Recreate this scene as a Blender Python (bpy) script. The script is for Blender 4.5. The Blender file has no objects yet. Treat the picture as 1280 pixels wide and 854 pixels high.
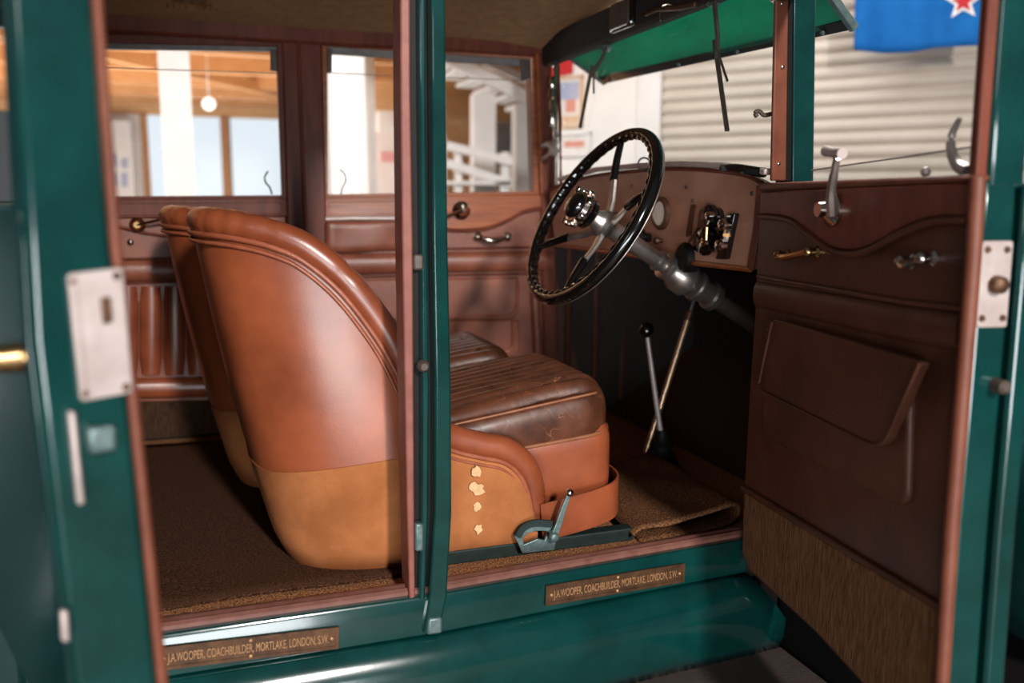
import bpy, bmesh, math, random
import numpy as np
from mathutils import Vector, Matrix
random.seed(4)
PI = math.pi
COL = bpy.context.scene.collection
# ------------------------------------------------------------------ camera model (car axes: x forward, y to the far side, z up)
F, YAW, PIT, ROLL = 1100., 19.5, 9., .3
CAM = np.array([-.373, -2.16, 1.30])
_a, _p, _r = np.radians(YAW), np.radians(PIT), np.radians(ROLL)
D = np.array([np.sin(_a)*np.cos(_p), np.cos(_a)*np.cos(_p), -np.sin(_p)])
R0 = np.array([np.cos(_a), -np.sin(_a), 0.]); U0 = np.cross(R0, D)
R = R0*np.cos(_r)+U0*np.sin(_r); U = U0*np.cos(_r)-R0*np.sin(_r)
def on(x, y, n, val):
    """point where the sight line of a pixel meets the plane p.n = val"""
    if isinstance(n, int): n = np.eye(3)[n]
    n = np.array(n, float); v = D+R*(x-640)/F-U*(y-427)/F
    return CAM+v*((val-CAM@n)/(v@n))
def near(x, y, off=0.):
    P = on(x, y, 1, -.70+off)
    return P if P[0] < 0 else on(x, y, [-.07, 1, 0], -.70+off)
def far(x, y, off=0.):
    P = on(x, y, 1, .65+off)
    return P if P[0] < 0 else on(x, y, [.07, 1, 0], .65+off)
def far_y(x): return .65-.07*max(x, 0)
def near_y(x): return -.70+.07*max(x, 0)
# ------------------------------------------------------------------ materials
def lin(c):
    return tuple(((v/255.)/12.92 if v/255. <= .04045 else ((v/255.+.055)/1.055)**2.4) for v in c)+(1,)
def nd(t, kind, **kw):
    n = t.nodes.new(kind)
    for k, v in kw.items():
        if k in n.inputs: n.inputs[k].default_value = v
        else: setattr(n, k, v)
    return n
def mat(name, c1, c2=None, rough=.5, metal=0., spec=.5, scale=8., bump=0., bscale=200., bkind='noise', coat=0., rvar=0., stretch=(1, 1, 1), detail=6., cpos=(.35, .65)):
    m = bpy.data.materials.new(name); m.use_nodes = True
    t = m.node_tree; b = t.nodes['Principled BSDF']
    b.inputs['Roughness'].default_value = rough; b.inputs['Metallic'].default_value = metal
    b.inputs['Specular IOR Level'].default_value = spec; b.inputs['Coat Weight'].default_value = coat
    b.inputs['Coat Roughness'].default_value = .08
    tc = nd(t, 'ShaderNodeTexCoord'); mp = nd(t, 'ShaderNodeMapping'); mp.inputs['Scale'].default_value = stretch
    t.links.new(tc.outputs['Object'], mp.inputs['Vector'])
    if c2 is None: b.inputs['Base Color'].default_value = lin(c1)
    else:
        nz = nd(t, 'ShaderNodeTexNoise', Scale=scale, Detail=detail, Roughness=.6); t.links.new(mp.outputs['Vector'], nz.inputs['Vector'])
        cr = nd(t, 'ShaderNodeValToRGB'); cr.color_ramp.elements[0].position = cpos[0]; cr.color_ramp.elements[1].position = cpos[1]
        cr.color_ramp.elements[0].color = lin(c1); cr.color_ramp.elements[1].color = lin(c2)
        t.links.new(nz.outputs['Fac'], cr.inputs['Fac']); t.links.new(cr.outputs['Color'], b.inputs['Base Color'])
        if rvar:
            mr = nd(t, 'ShaderNodeMapRange'); mr.inputs['To Min'].default_value = rough-rvar; mr.inputs['To Max'].default_value = rough+rvar
            t.links.new(nz.outputs['Fac'], mr.inputs['Value']); t.links.new(mr.outputs['Result'], b.inputs['Roughness'])
    if bump:
        if bkind == 'noise':
            bz = nd(t, 'ShaderNodeTexNoise', Scale=bscale, Detail=4.); out = bz.outputs['Fac']
        else:
            bz = nd(t, 'ShaderNodeTexVoronoi', Scale=bscale); bz.feature = 'DISTANCE_TO_EDGE'; out = bz.outputs['Distance']
        t.links.new(mp.outputs['Vector'], bz.inputs['Vector'])
        bp = nd(t, 'ShaderNodeBump', Strength=bump, Distance=.004)
        t.links.new(out, bp.inputs['Height']); t.links.new(bp.outputs['Normal'], b.inputs['Normal'])
    return m
def emit(name, c, s):
    m = bpy.data.materials.new(name); m.use_nodes = True; t = m.node_tree
    b = t.nodes['Principled BSDF']; b.inputs['Base Color'].default_value = (0, 0, 0, 1); b.inputs['Roughness'].default_value = .3
    b.inputs['Emission Color'].default_value = lin(c); b.inputs['Emission Strength'].default_value = s
    return m
def glass_mat():
    m = bpy.data.materials.new('window_glass'); m.use_nodes = True; t = m.node_tree; t.nodes.clear()
    o = nd(t, 'ShaderNodeOutputMaterial'); mx = nd(t, 'ShaderNodeMixShader'); tr = nd(t, 'ShaderNodeBsdfTransparent'); gl = nd(t, 'ShaderNodeBsdfGlossy')
    gl.inputs['Roughness'].default_value = .03; fr = nd(t, 'ShaderNodeFresnel', IOR=1.45); tr.inputs['Color'].default_value = (.95, .97, .97, 1)
    ge = nd(t, 'ShaderNodeNewGeometry'); mu = nd(t, 'ShaderNodeMath', operation='MULTIPLY'); sb_ = nd(t, 'ShaderNodeMath', operation='SUBTRACT'); sb_.inputs[0].default_value = 1.
    t.links.new(ge.outputs['Backfacing'], sb_.inputs[1]); t.links.new(fr.outputs[0], mu.inputs[0]); t.links.new(sb_.outputs[0], mu.inputs[1]); t.links.new(mu.outputs[0], mx.inputs[0]); t.links.new(tr.outputs[0], mx.inputs[1]); t.links.new(gl.outputs[0], mx.inputs[2]); t.links.new(mx.outputs[0], o.inputs[0])
    return m
M = {}
M['leather'] = mat('tan_leather', (92, 40, 22), (164, 86, 52), .34, spec=.6, coat=.3, scale=4.5, bump=.06, bscale=300, rvar=.04, cpos=(.25, .75))
M['leather_dark'] = mat('brown_leather', (114, 62, 45), (138, 80, 60), .36, spec=.4, scale=9, bump=.2, bscale=220, rvar=.08)
M['leather_door'] = mat('dark_brown_leather', (66, 37, 26), (84, 49, 35), .42, spec=.3, scale=9, bump=.2, bscale=220, rvar=.07)
M['leather_seat'] = mat('worn_brown_leather', (62, 34, 22), (92, 52, 34), .29, spec=.6, scale=16, bump=.10, bscale=30, bkind='v', rvar=.06)
M['welt'] = mat('brown_welt', (118, 70, 46), (136, 84, 56), .4, scale=30)
def cracks(m, c, sc=11., wd=.014):
    t = m.node_tree; b = t.nodes['Principled BSDF']; src = b.inputs['Base Color'].links[0].from_socket
    tc = nd(t, 'ShaderNodeTexCoord'); nz = nd(t, 'ShaderNodeTexNoise', Scale=7., Detail=3.); ad = nd(t, 'ShaderNodeMixRGB'); ad.blend_type = 'LINEAR_LIGHT'; ad.inputs[0].default_value = .10
    t.links.new(tc.outputs['Object'], nz.inputs['Vector']); t.links.new(tc.outputs['Object'], ad.inputs[1]); t.links.new(nz.outputs['Color'], ad.inputs[2])
    vo = nd(t, 'ShaderNodeTexVoronoi', Scale=sc); vo.feature = 'DISTANCE_TO_EDGE'; t.links.new(ad.outputs[0], vo.inputs['Vector'])
    mr = nd(t, 'ShaderNodeMapRange'); mr.inputs['From Min'].default_value = wd; mr.inputs['From Max'].default_value = 0.; t.links.new(vo.outputs['Distance'], mr.inputs['Value'])
    n2 = nd(t, 'ShaderNodeTexNoise', Scale=9.); t.links.new(tc.outputs['Object'], n2.inputs['Vector']); m2 = nd(t, 'ShaderNodeMapRange'); m2.inputs['From Min'].default_value = .5; m2.inputs['From Max'].default_value = .68; t.links.new(n2.outputs['Fac'], m2.inputs['Value'])
    mu = nd(t, 'ShaderNodeMath', operation='MULTIPLY'); t.links.new(mr.outputs[0], mu.inputs[0]); t.links.new(m2.outputs[0], mu.inputs[1])
    mx = nd(t, 'ShaderNodeMixRGB'); mx.inputs[2].default_value = lin(c); t.links.new(mu.outputs[0], mx.inputs[0]); t.links.new(src, mx.inputs[1]); t.links.new(mx.outputs[0], b.inputs['Base Color'])
for k_ in ('leather',): M[k_].node_tree.nodes['Principled BSDF'].inputs['Coat Roughness'].default_value = .28
cracks(M['leather_seat'], (146, 96, 68), 16., .008)
M['piping'] = mat('leather_piping', (128, 66, 42), (150, 82, 56), .4, scale=30, bump=.15, bscale=150)
M['fabric'] = mat('tan_canvas', (144, 86, 48), (170, 106, 64), .9, spec=.15, scale=10, bump=.5, bscale=500)
M['torn'] = mat('bare_backing', (186, 148, 106), (204, 170, 130), .9, spec=.1, scale=60)
M['wood'] = mat('polished_wood', (122, 58, 26), (158, 84, 40), .3, scale=5, stretch=(1, 6, 14), bump=.05, coat=.15)
M['wood_dark'] = mat('dark_wood', (88, 42, 30), (112, 56, 40), .4, spec=.25, scale=6, stretch=(6, 6, 1), bump=.05)
M['trim'] = mat('maroon_trim', (94, 49, 33), (110, 60, 42), .5, spec=.35, scale=20, bump=.1, bscale=90)
M['trim_mid'] = mat('maroon_pillar_trim', (116, 66, 56), (134, 80, 70), .5, spec=.35, scale=20, bump=.1, bscale=90)
M['trim_light'] = mat('worn_tread_trim', (98, 60, 50), (116, 76, 66), .45, scale=30, bump=.1, bscale=90)
M['green'] = mat('green_paint', (3, 42, 40), (6, 53, 50), .16, scale=12, coat=.6, bump=.03, bscale=30)
M['green_dark'] = mat('dark_green_paint', (6, 34, 34), (9, 42, 42), .16, scale=12, coat=.5)
M['green_cloth'] = mat('green_visor_panel', (0, 108, 90), (2, 124, 104), .5, scale=4, stretch=(1, 1, 6))
def translucent(m, f=.55):
    t = m.node_tree; b = t.nodes['Principled BSDF']; o = [n for n in t.nodes if n.type == 'OUTPUT_MATERIAL'][0]
    tr = nd(t, 'ShaderNodeBsdfTranslucent'); mx = nd(t, 'ShaderNodeMixShader'); mx.inputs[0].default_value = f
    src = b.inputs['Base Color'].links[0].from_socket; t.links.new(src, tr.inputs['Color'])
    t.links.new(b.outputs[0], mx.inputs[1]); t.links.new(tr.outputs[0], mx.inputs[2]); t.links.new(mx.outputs[0], o.inputs['Surface'])
translucent(M['green_cloth'])
M['rail'] = mat('dark_green_iron', (18, 32, 30), (28, 44, 41), .6, spec=.3, scale=30, bump=.2, bscale=80)
M['iron'] = mat('worn_grey_iron', (84, 104, 104), (112, 130, 128), .45, metal=.55, scale=50, bump=.15, bscale=120)
M['black'] = mat('black_enamel', (10, 9, 9), rough=.12, coat=.6)
M['rubber'] = mat('black_rubber', (13, 11, 10), (20, 17, 15), .6, spec=.2, scale=40, bump=.1)
M['dark'] = mat('dark_lining', (26, 17, 13), (34, 22, 16), .8, scale=20)
M['undercoat'] = mat('black_undercoat', (11, 9, 9), rough=.9, spec=.1)
M['headliner'] = mat('brown_headlining', (150, 112, 80), (166, 128, 94), .95, spec=.1, scale=30, bump=.3, bscale=400)
M['carpet'] = mat('brown_coir_carpet', (92, 60, 40), (192, 136, 94), .98, spec=.05, scale=260, bump=1., bscale=260, cpos=(.4, .62), detail=3)
M['mat'] = mat('dark_brown_mat', (44, 28, 20), (100, 68, 50), .98, spec=.05, scale=240, bump=.9, bscale=240, stretch=(1, 3, 1), cpos=(.4, .62), detail=3)
M['coir'] = mat('brown_coir_mat', (64, 41, 28), (136, 94, 64), .98, spec=.05, scale=260, bump=1., bscale=260, cpos=(.4, .62), detail=3)
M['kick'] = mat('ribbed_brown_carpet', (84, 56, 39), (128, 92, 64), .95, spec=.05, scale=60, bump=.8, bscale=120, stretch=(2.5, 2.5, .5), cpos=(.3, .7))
M['kick_shaded'] = mat('shaded_ribbed_carpet', (46, 32, 24), (78, 56, 42), .95, spec=.05, scale=60, bump=.8, bscale=120, stretch=(2.5, 2.5, .5), cpos=(.3, .7))  # darker copy of the kick carpet, shade carried in its colour
M['chrome'] = mat('nickel_plate', (200, 190, 182), rough=.14, metal=1.)
M['alloy'] = mat('dull_alloy', (176, 166, 160), (200, 190, 184), .3, metal=.9, scale=40)
M['brass'] = mat('brass', (186, 150, 100), (204, 170, 122), .25, metal=1., scale=30)
M['lever'] = mat('tarnished_lever_metal', (176, 142, 112), (192, 160, 132), .32, metal=.8, scale=30)
M['plate_silver'] = mat('latch_plate_metal', (164, 148, 143), (182, 168, 163), .42, metal=.35, scale=25, bump=.05)
M['bronze'] = mat('bronze_plate', (70, 48, 34), (98, 68, 46), .5, metal=.6, scale=40, bump=.2, bscale=120)
M['letters'] = mat('worn_gilt_letters', (150, 110, 74), (170, 128, 88), .5, metal=.4, scale=60)
M['dash'] = mat('brown_dash_panel', (160, 112, 90), (182, 130, 106), .38, scale=10, bump=.2, bscale=260)
M['dial'] = mat('gauge_face', (236, 222, 206), (244, 232, 218), .5, scale=20)
M['glass'] = glass_mat()
M['channel'] = mat('grey_channel_felt', (104, 98, 96), (124, 118, 116), .5, scale=30)
M['black_metal'] = mat('blackened_steel', (66, 56, 50), (82, 70, 63), .42, metal=.1, scale=40)
M['running'] = mat('ribbed_running_mat', (56, 46, 43), (72, 60, 56), .6, scale=40, bump=.6, bscale=60, stretch=(1, 12, 1))
M['white_wall'] = mat('white_painted_wall', (222, 216, 212), (230, 224, 220), .8, scale=3)
M['white_wood'] = mat('white_painted_wood', (214, 208, 206), (224, 218, 216), .6, scale=6)
M['steel_wall'] = mat('cream_roller_steel', (186, 173, 160), (196, 183, 170), .55, scale=3)
M['timber'] = mat('orange_timber', (208, 158, 110), (228, 186, 138), .6, scale=5, stretch=(1, 12, 12))
M['timber_beam'] = mat('timber_beam', (172, 120, 76), (200, 148, 100), .6, scale=5, stretch=(1, 8, 8))
M['concrete'] = mat('dark_floor', (70, 56, 50), (92, 76, 68), .6, scale=3, bump=.1, bscale=40)
M['flag_blue'] = mat('blue_flag_cloth', (14, 90, 160), (22, 104, 176), .8, spec=.2, scale=6, bump=.1, bscale=300)
M['red'] = mat('red_cloth', (190, 24, 30), rough=.7)
M['white'] = mat('white_cloth', (236, 232, 230), rough=.7)
M['sky_pane'] = emit('daylit_pane', (226, 232, 240), 1.15)
M['bulb'] = emit('lit_bulb', (255, 248, 235), 2.2)
M['poster_a'] = mat('poster_paper', (214, 204, 200), (226, 216, 212), .7)
M['poster_blue'] = mat('poster_blue', (160, 166, 192), rough=.7)
M['poster_red'] = mat('poster_red', (206, 136, 120), rough=.7)
M['poster_tan'] = mat('poster_tan', (206, 172, 142), rough=.7)
M['display'] = mat('pale_display_board', (222, 206, 200), (230, 214, 208), .7, scale=3)
M['sign_text'] = mat('faded_pink_print', (214, 150, 148), rough=.7)
# ------------------------------------------------------------------ geometry helpers
def tag(o, label=None, cat=None, group=None, kind=None):
    if label: o['label'] = label
    if cat: o['category'] = cat
    if group: o['group'] = group
    if kind: o['kind'] = kind
    return o
def attach(o, parent):
    if parent is None: return o
    top = parent
    while top.parent: top = top.parent
    o.parent = parent
    if parent is top and parent.type == 'EMPTY': o.matrix_parent_inverse = Matrix.Translation(-Vector(parent.location))
    return o
def empty(name, loc):
    o = bpy.data.objects.new(name, None); COL.objects.link(o); o.location = loc; o.empty_display_size = .1
    return o
def build(name, V, Fc, m, parent=None, smooth=True, auto=None, recalc=True):
    me = bpy.data.meshes.new(name); me.from_pydata([tuple(map(float, v)) for v in V], [], Fc); me.update()
    if recalc:
        bm = bmesh.new(); bm.from_mesh(me); bmesh.ops.remove_doubles(bm, verts=bm.verts, dist=1e-6); bmesh.ops.recalc_face_normals(bm, faces=bm.faces); bm.to_mesh(me); bm.free()
    for p in me.polygons: p.use_smooth = smooth
    if auto:
        me.set_sharp_from_angle(angle=math.radians(auto))
    me.materials.append(m)
    o = bpy.data.objects.new(name, me); COL.objects.link(o)
    return attach(o, parent)
class MB:
    """collects several shapes of ONE part"""
    def __init__(s): s.V = []; s.F = []
    def add(s, V, Fc):
        k = len(s.V); s.V += [tuple(map(float, v)) for v in V]; s.F += [tuple(i+k for i in f) for f in Fc]; return s
    def build(s, name, m, parent=None, smooth=True, auto=40): return build(name, s.V, s.F, m, parent, smooth, auto)
def crom(P, n=8, closed=False):
    P = [np.array(p, float) for p in P]; out = []; N = len(P)
    rng = range(N) if closed else range(N-1)
    for i in rng:
        if closed: p0, p1, p2, p3 = P[i-1], P[i], P[(i+1) % N], P[(i+2) % N]
        else: p0, p1, p2, p3 = P[max(i-1, 0)], P[i], P[i+1], P[min(i+2, N-1)]
        for k in range(n):
            t = k/n; out.append(.5*((2*p1)+(-p0+p2)*t+(2*p0-5*p1+4*p2-p3)*t*t+(-p0+3*p1-3*p2+p3)*t**3))
    if not closed: out.append(P[-1])
    return out
def unit(v): v = np.array(v, float); return v/max(np.linalg.norm(v), 1e-9)
def sweep(path, prof, ref=(0, 0, 1), closed=False, scale=None, caps=True):
    """prof: list of (a,b) in the frame (side, up)"""
    path = [np.array(p, float) for p in path]; n = len(path); k = len(prof); V = []; Fc = []; ref = np.array(ref, float); last = None
    for i, p in enumerate(path):
        a = path[(i-1) % n] if (closed or i > 0) else p; b = path[(i+1) % n] if (closed or i < n-1) else p
        t = unit(b-a); s = np.cross(t, ref)
        if np.linalg.norm(s) < .05: s = last if last is not None else np.cross(t, (0.3, 1, .2))
        s = unit(s - t*(s@t)); last = s; u = np.cross(s, t); sc = scale[i] if scale is not None else 1.
        for (x, y) in prof: V.append(p+(s*x+u*y)*sc)
    for i in range(n if closed else n-1):
        for j in range(k):
            a, b = i*k+j, i*k+(j+1) % k; c, d = ((i+1) % n)*k+(j+1) % k, ((i+1) % n)*k+j
            Fc.append((a, b, c, d))
    if caps and not closed: Fc += [tuple(range(k-1, -1, -1)), tuple((n-1)*k+j for j in range(k))]
    return V, Fc
def circ(r, n=12, rx=None): return [((rx or r)*math.cos(2*PI*i/n), r*math.sin(2*PI*i/n)) for i in range(n)]
def tube(path, r, n=10, closed=False, scale=None, ref=(0.013, .021, 1)): return sweep(path, circ(r, n), ref, closed, scale)
def rectp(w, h): return [(-w/2, -h/2), (w/2, -h/2), (w/2, h/2), (-w/2, h/2)]
def lathe(p0, ax, prof, n=20):
    """prof: (distance along the axis, radius)"""
    ax = unit(ax); s = unit(np.cross(ax, (.31, .17, .9) if abs(ax[2]) < .9 else (1, 0, 0))); u = np.cross(ax, s); p0 = np.array(p0, float); V = []; Fc = []
    for (t, r) in prof:
        for j in range(n): V.append(p0+ax*t+(s*math.cos(2*PI*j/n)+u*math.sin(2*PI*j/n))*max(r, 1e-4))
    for i in range(len(prof)-1):
        for j in range(n): Fc.append((i*n+j, i*n+(j+1) % n, (i+1)*n+(j+1) % n, (i+1)*n+j))
    Fc += [tuple(range(n-1, -1, -1)), tuple((len(prof)-1)*n+j for j in range(n))]
    return V, Fc
def ball(p, r, n=16): return lathe(np.array(p, float)-np.array([0, 0, r]), (0, 0, 1), [(r-r*math.cos(PI*i/10), r*math.sin(PI*i/10)) for i in range(11)], n)
def prism(loop, vec):
    n = len(loop); vec = np.array(vec, float); V = [np.array(p, float) for p in loop]; V += [p+vec for p in V]
    return V, [tuple(range(n)), tuple(range(2*n-1, n-1, -1))]+[(i, (i+1) % n, n+(i+1) % n, n+i) for i in range(n)]
def ring(outer, inner, vec):
    n = len(outer); vec = np.array(vec, float); A = [np.array(p, float) for p in outer]; B = [np.array(p, float) for p in inner]
    V = A+B+[p+vec for p in A]+[p+vec for p in B]; Fc = []
    for i in range(n):
        j = (i+1) % n
        Fc += [(i, j, n+j, n+i), (2*n+i, 3*n+i, 3*n+j, 2*n+j), (i, 2*n+i, 2*n+j, j), (n+i, n+j, 3*n+j, 3*n+i)]
    return V, Fc
def box(x0, x1, y0, y1, z0, z1): return prism([(x0, y0, z0), (x1, y0, z0), (x1, y1, z0), (x0, y1, z0)], (0, 0, z1-z0))
def rpoly(P, r, n=6):
    """rounds the corners of a 2-D polygon; r is a number or one per corner"""
    P = [np.array(p, float) for p in P]; out = []; N = len(P)
    for i in range(N):
        rr = r[i] if isinstance(r, (list, tuple)) else r
        if rr <= 0: out.append(P[i]); continue
        a = P[i]+unit(P[i-1]-P[i])*rr; b = P[i]+unit(P[(i+1) % N]-P[i])*rr
        for k in range(n+1):
            t = k/n; out.append((1-t)**2*a+2*t*(1-t)*P[i]+t*t*b)
    return out
def bevel(o, w, seg=2, ang=35):
    b = o.modifiers.new('bevel', 'BEVEL'); b.width = w; b.segments = seg; b.limit_method = 'ANGLE'; b.angle_limit = math.radians(ang); b.harden_normals = False
    return o
def rbox(c, h, r, n=(8, 8, 8), fn=None, rot=None):
    """rounded box as a fine grid; fn(p_local, normal) may shape it"""
    c = np.array(c, float); h = np.array(h, float); idx = {}; V = []; Fc = []
    def vid(q):
        k = tuple(np.round(q, 6))
        if k not in idx:
            inner = np.clip(q, -(h-r), h-r); d = q-inner; L = np.linalg.norm(d); nn = d/L if L > 1e-9 else np.zeros(3); p = inner+nn*r if L > 1e-9 else q.copy()
            if fn: p = fn(p.copy(), nn)
            if rot is not None: p = rot@p
            idx[k] = len(V); V.append(p+c)
        return idx[k]
    for ax in range(3):
        b, d = (ax+1) % 3, (ax+2) % 3
        for sgn in (-1, 1):
            for i in range(n[b]):
                for j in range(n[d]):
                    q = []
                    for (ii, jj) in ((i, j), (i+1, j), (i+1, j+1), (i, j+1)):
                        v = np.zeros(3); v[ax] = sgn*h[ax]; v[b] = h[b]*(-1+2*ii/n[b]); v[d] = h[d]*(-1+2*jj/n[d]); q.append(vid(v))
                    if sgn < 0: q.reverse()
                    if len(set(q)) == 4: Fc.append(tuple(q))
    return V, Fc
def rotmat(axis, deg): return np.array(Matrix.Rotation(math.radians(deg), 3, axis))
def pxs(fn, P, *a): return [fn(x, y, *a) for (x, y) in P]
# ================================================================== THE CAR
car = tag(empty('vintage_car', (0, 0, 0)), 'dark green vintage saloon car with open doors and brown leather interior', 'car')
def part(name, g, m, parent=None, smooth=True, auto=40, bev=None, label=None, seg=2):
    o = build(name, g[0], g[1], m, parent or car, smooth, auto)
    if bev: bevel(o, bev, seg)
    if label: o['label'] = label
    return o
# ---- floor pan, carpet, sill
FZ = .585
def plan(z0, z1, x0, x1, inset=0.):
    lp = [(x0, -.70+inset, z0), (0, -.70+inset, z0), (x1, near_y(x1)+inset, z0), (x1, far_y(x1)-inset, z0), (0, .65-inset, z0), (x0, .65-inset, z0)]
    return prism(lp, (0, 0, z1-z0))
part('floor_pan', plan(.50, FZ-.012, -1.45, .95, .02), M['dark'], smooth=False)
part('floor_carpet', plan(FZ-.012, FZ, -1.44, .94, .025), M['carpet'], smooth=False)
sill_path = [(-1.5, -.70, .5625), (-.6, -.70, .5625), (0, -.70, .5625), (.3, near_y(.3), .5625), (.69, near_y(.69), .5625)]
part('sill', sweep(sill_path, [(.0, -.04), (.006, -.036), (.007, .03), (.003, .037), (-.012, .038), (-.03, .036), (-.03, -.04)]), M['green'], bev=.002)
part('sill_tread', sweep([(x, y+.024, .606) for x, y, z in sill_path], [(.016, -.012), (.016, .001), (.01, .006), (.003, .004), (-.002, .007), (-.010, .007), (-.016, .002), (-.02, -.012)]), M['trim_light'])
# apron below the sill
ap = []
nx = 40; rows = [(0, .525), (.012, .517), (.030, .495), (.040, .46), (.042, .42), (.036, .375), (.020, .342)]
V = []; Fc = []
for i in range(nx+1):
    x = -1.5+(2.19)*i/nx
    for (o, z) in rows:
        xx = x+(.085*min(1, (.525-z)/.10))*max(0, (i/nx-.7)/.3); V.append((xx, near_y(xx)-o, z))
k = len(rows)
for i in range(nx):
    for j in range(k-1): Fc.append((i*k+j, (i+1)*k+j, (i+1)*k+j+1, i*k+j+1))
o = part('apron', (V, Fc), M['green']); s = o.modifiers.new('solidify', 'SOLIDIFY'); s.thickness = .012; s.offset = -1
rb = part('running_board', box(-1.6, .79, -1.02, -.655, .315, .34), M['running'], smooth=False, bev=.006)
def sill_plate(pl, pr, text, sz):
    a = near(*pl, -.0085); b = near(*pr, -.0085)
    t = unit(b-a); up = np.array([0, 0, 1.]); up = unit(up-t*(up@t)); nrm = unit(np.cross(t, up)); L = np.linalg.norm(b-a); h = .040
    lp = [a-up*h/2, b-up*h/2, b+up*h/2, a+up*h/2]
    p = part('sill_plate', prism(lp, nrm*.004), M['bronze'], smooth=False, bev=.0015, label='dark bronze maker plate with raised lettering')
    fr = [q for q in lp]; ins = [q+(np.mean(lp, axis=0)-q)*np.array(.0)+s1*t*.006+s2*up*.006 for q, s1, s2 in zip(lp, (1, -1, -1, 1), (1, 1, -1, -1))]
    build('plate_border', *ring([q+nrm*.004 for q in fr], [q+nrm*.004 for q in ins], nrm*.0015), M['bronze'], p, False)
    for q in (a+t*.012, b-t*.012, (a+b)/2+up*.014, (a+b)/2-up*.014): part('screw', lathe(q+nrm*.003, nrm, [(0, .003), (.003, .003), (.004, .001)], 10), M['letters'], p)
    cu = bpy.data.curves.new('lettering', 'FONT'); cu.body = text; cu.size = sz; cu.align_x = 'CENTER'; cu.align_y = 'CENTER'; cu.extrude = .0012
    tmp = bpy.data.objects.new('lettering_src', cu); COL.objects.link(tmp); bpy.context.view_layer.update()
    me = bpy.data.meshes.new_from_object(tmp.evaluated_get(bpy.context.evaluated_depsgraph_get())); bpy.data.objects.remove(tmp)
    w = max(v.co.x for v in me.vertices)-min(v.co.x for v in me.vertices); sx = (L-.034)/w
    c = (a+b)/2+nrm*.0045
    for v in me.vertices:
        q = c+t*v.co.x*sx+up*v.co.y+nrm*v.co.z; v.co = q
    me.materials.clear(); me.materials.append(M['letters']); lo = bpy.data.objects.new('lettering', me); COL.objects.link(lo); attach(lo, p)
sill_plate((681, 744), (854, 715), 'J.A.WOOPER, COACHBUILDER, MORTLAKE, LONDON, S.W.', .022)
sill_plate((196, 823), (423, 796), 'J.A.WOOPER, COACHBUILDER, MORTLAKE, LONDON, S.W.', .022)
# ---- roof, headlining, front header
V = []; Fc = []; nr = 16; xs = [-1.5, -1.0, -.5, 0, .3, .55, .735]
for x in xs:
    for j in range(nr+1):
        y = -.70+1.37*j/nr; yy = y
        if x > 0: yy = y*(1-.09*x)
        V.append((x, yy, 1.80+.075*(1-((y+.015)/.69)**2)-(.03*max(0, (x-.5)/.24) if x > .5 else 0)))
for i in range(len(xs)-1):
    for j in range(nr): Fc.append((i*(nr+1)+j, (i+1)*(nr+1)+j, (i+1)*(nr+1)+j+1, i*(nr+1)+j+1))
part('headlining', (V, Fc), M['headliner'])
part('roof', ([(v[0], v[1]*1.02, v[2]+.03) for v in V]+[(v[0], v[1]*1.02, v[2]+.05) for v in V], [f for f in Fc]+[tuple(i+len(V) for i in f) for f in Fc]), M['green_dark'])
part('rear_panel', prism([(-1.5, -.70, .52), (-1.5, .65, .52), (-1.5, .65, 1.86), (-1.5, -.70, 1.86)], (-.03, 0, 0)), M['leather_door'], smooth=False)
part('cantrail', sweep([(-1.5, -.70, 1.80), (0, -.70, 1.80), (.72, near_y(.72), 1.795)], rectp(.05, .10)), M['green'], bev=.008)
part('header_rail', prism([(.70, near_y(.7), 1.735), (.74, near_y(.7), 1.735), (.75, near_y(.7), 1.82), (.69, near_y(.7), 1.82)], (0, far_y(.7)-near_y(.7), 0)), M['dark'], bev=.008)
dl = on(240, 2, 2, 1.845)
dome = part('dome_lamp', lathe(dl+np.array([0, 0, .01]), (0, 0, -1), [(0, .085), (.012, .085), (.02, .078), (.02, .06)], 28), M['black_metal'])
lat = MB()
for k in range(-4, 5):
    w = math.sqrt(max(0, .074**2-(k*.016)**2))
    lat.add(*tube([dl+np.array([k*.016, -w, -.012]), dl+np.array([k*.016, 0, -.02]), dl+np.array([k*.016, w, -.012])], .0022, 6)); lat.add(*tube([dl+np.array([-w, k*.016, -.012]), dl+np.array([0, k*.016, -.021]), dl+np.array([w, k*.016, -.012])], .0022, 6))
lat.build('lattice', M['brass'], dome)
# ---- centre pillar on the near side
def pillar_strip(lx, rx, off0, off1):
    """lx/rx: (pixel x, pixel y) down the two edges; a bar between two depths of the near plane"""
    L = [near(x, y, off0) for x, y in lx]; Rr = [near(x, y, off0) for x, y in rx]; n = len(L); V = []; Fc = []
    d = np.array([0, off1-off0, 0])
    for a, b in zip(L, Rr): V += [a, b, b+d, a+d]
    for i in range(n-1):
        for j in range(4): Fc.append((4*i+j, 4*i+(j+1) % 4, 4*i+4+(j+1) % 4, 4*i+4+j))
    Fc += [(0, 3, 2, 1), tuple(4*(n-1)+j for j in range(4))]
    return V, Fc
yt = -160
pil = part('center_pillar', pillar_strip([(538, yt), (540, 120), (541, 300), (544, 480), (544, 640), (537, 745), (529, 792)], [(556, yt), (558, 120), (560, 300), (564, 480), (565, 640), (559, 745), (549, 795)], -.018, .05), M['green'], bev=.004)
part('pillar_trim', pillar_strip([(500, yt), (501, 120), (503, 300), (506, 480), (509, 640), (512, 752)], [(512, yt), (513, 120), (516, 300), (517, 480), (518, 640), (519, 748)], -.002, .06), M['trim_mid'], pil, bev=.003, label='maroon leather covered trim strip') 
part('pillar_rebate', pillar_strip([(510, yt), (512, 120), (514, 300), (516, 480), (517, 640), (518, 760)], [(541, yt), (542, 120), (543, 300), (545, 480), (545, 640), (538, 770)], .012, .055), M['rubber'], pil)
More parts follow.
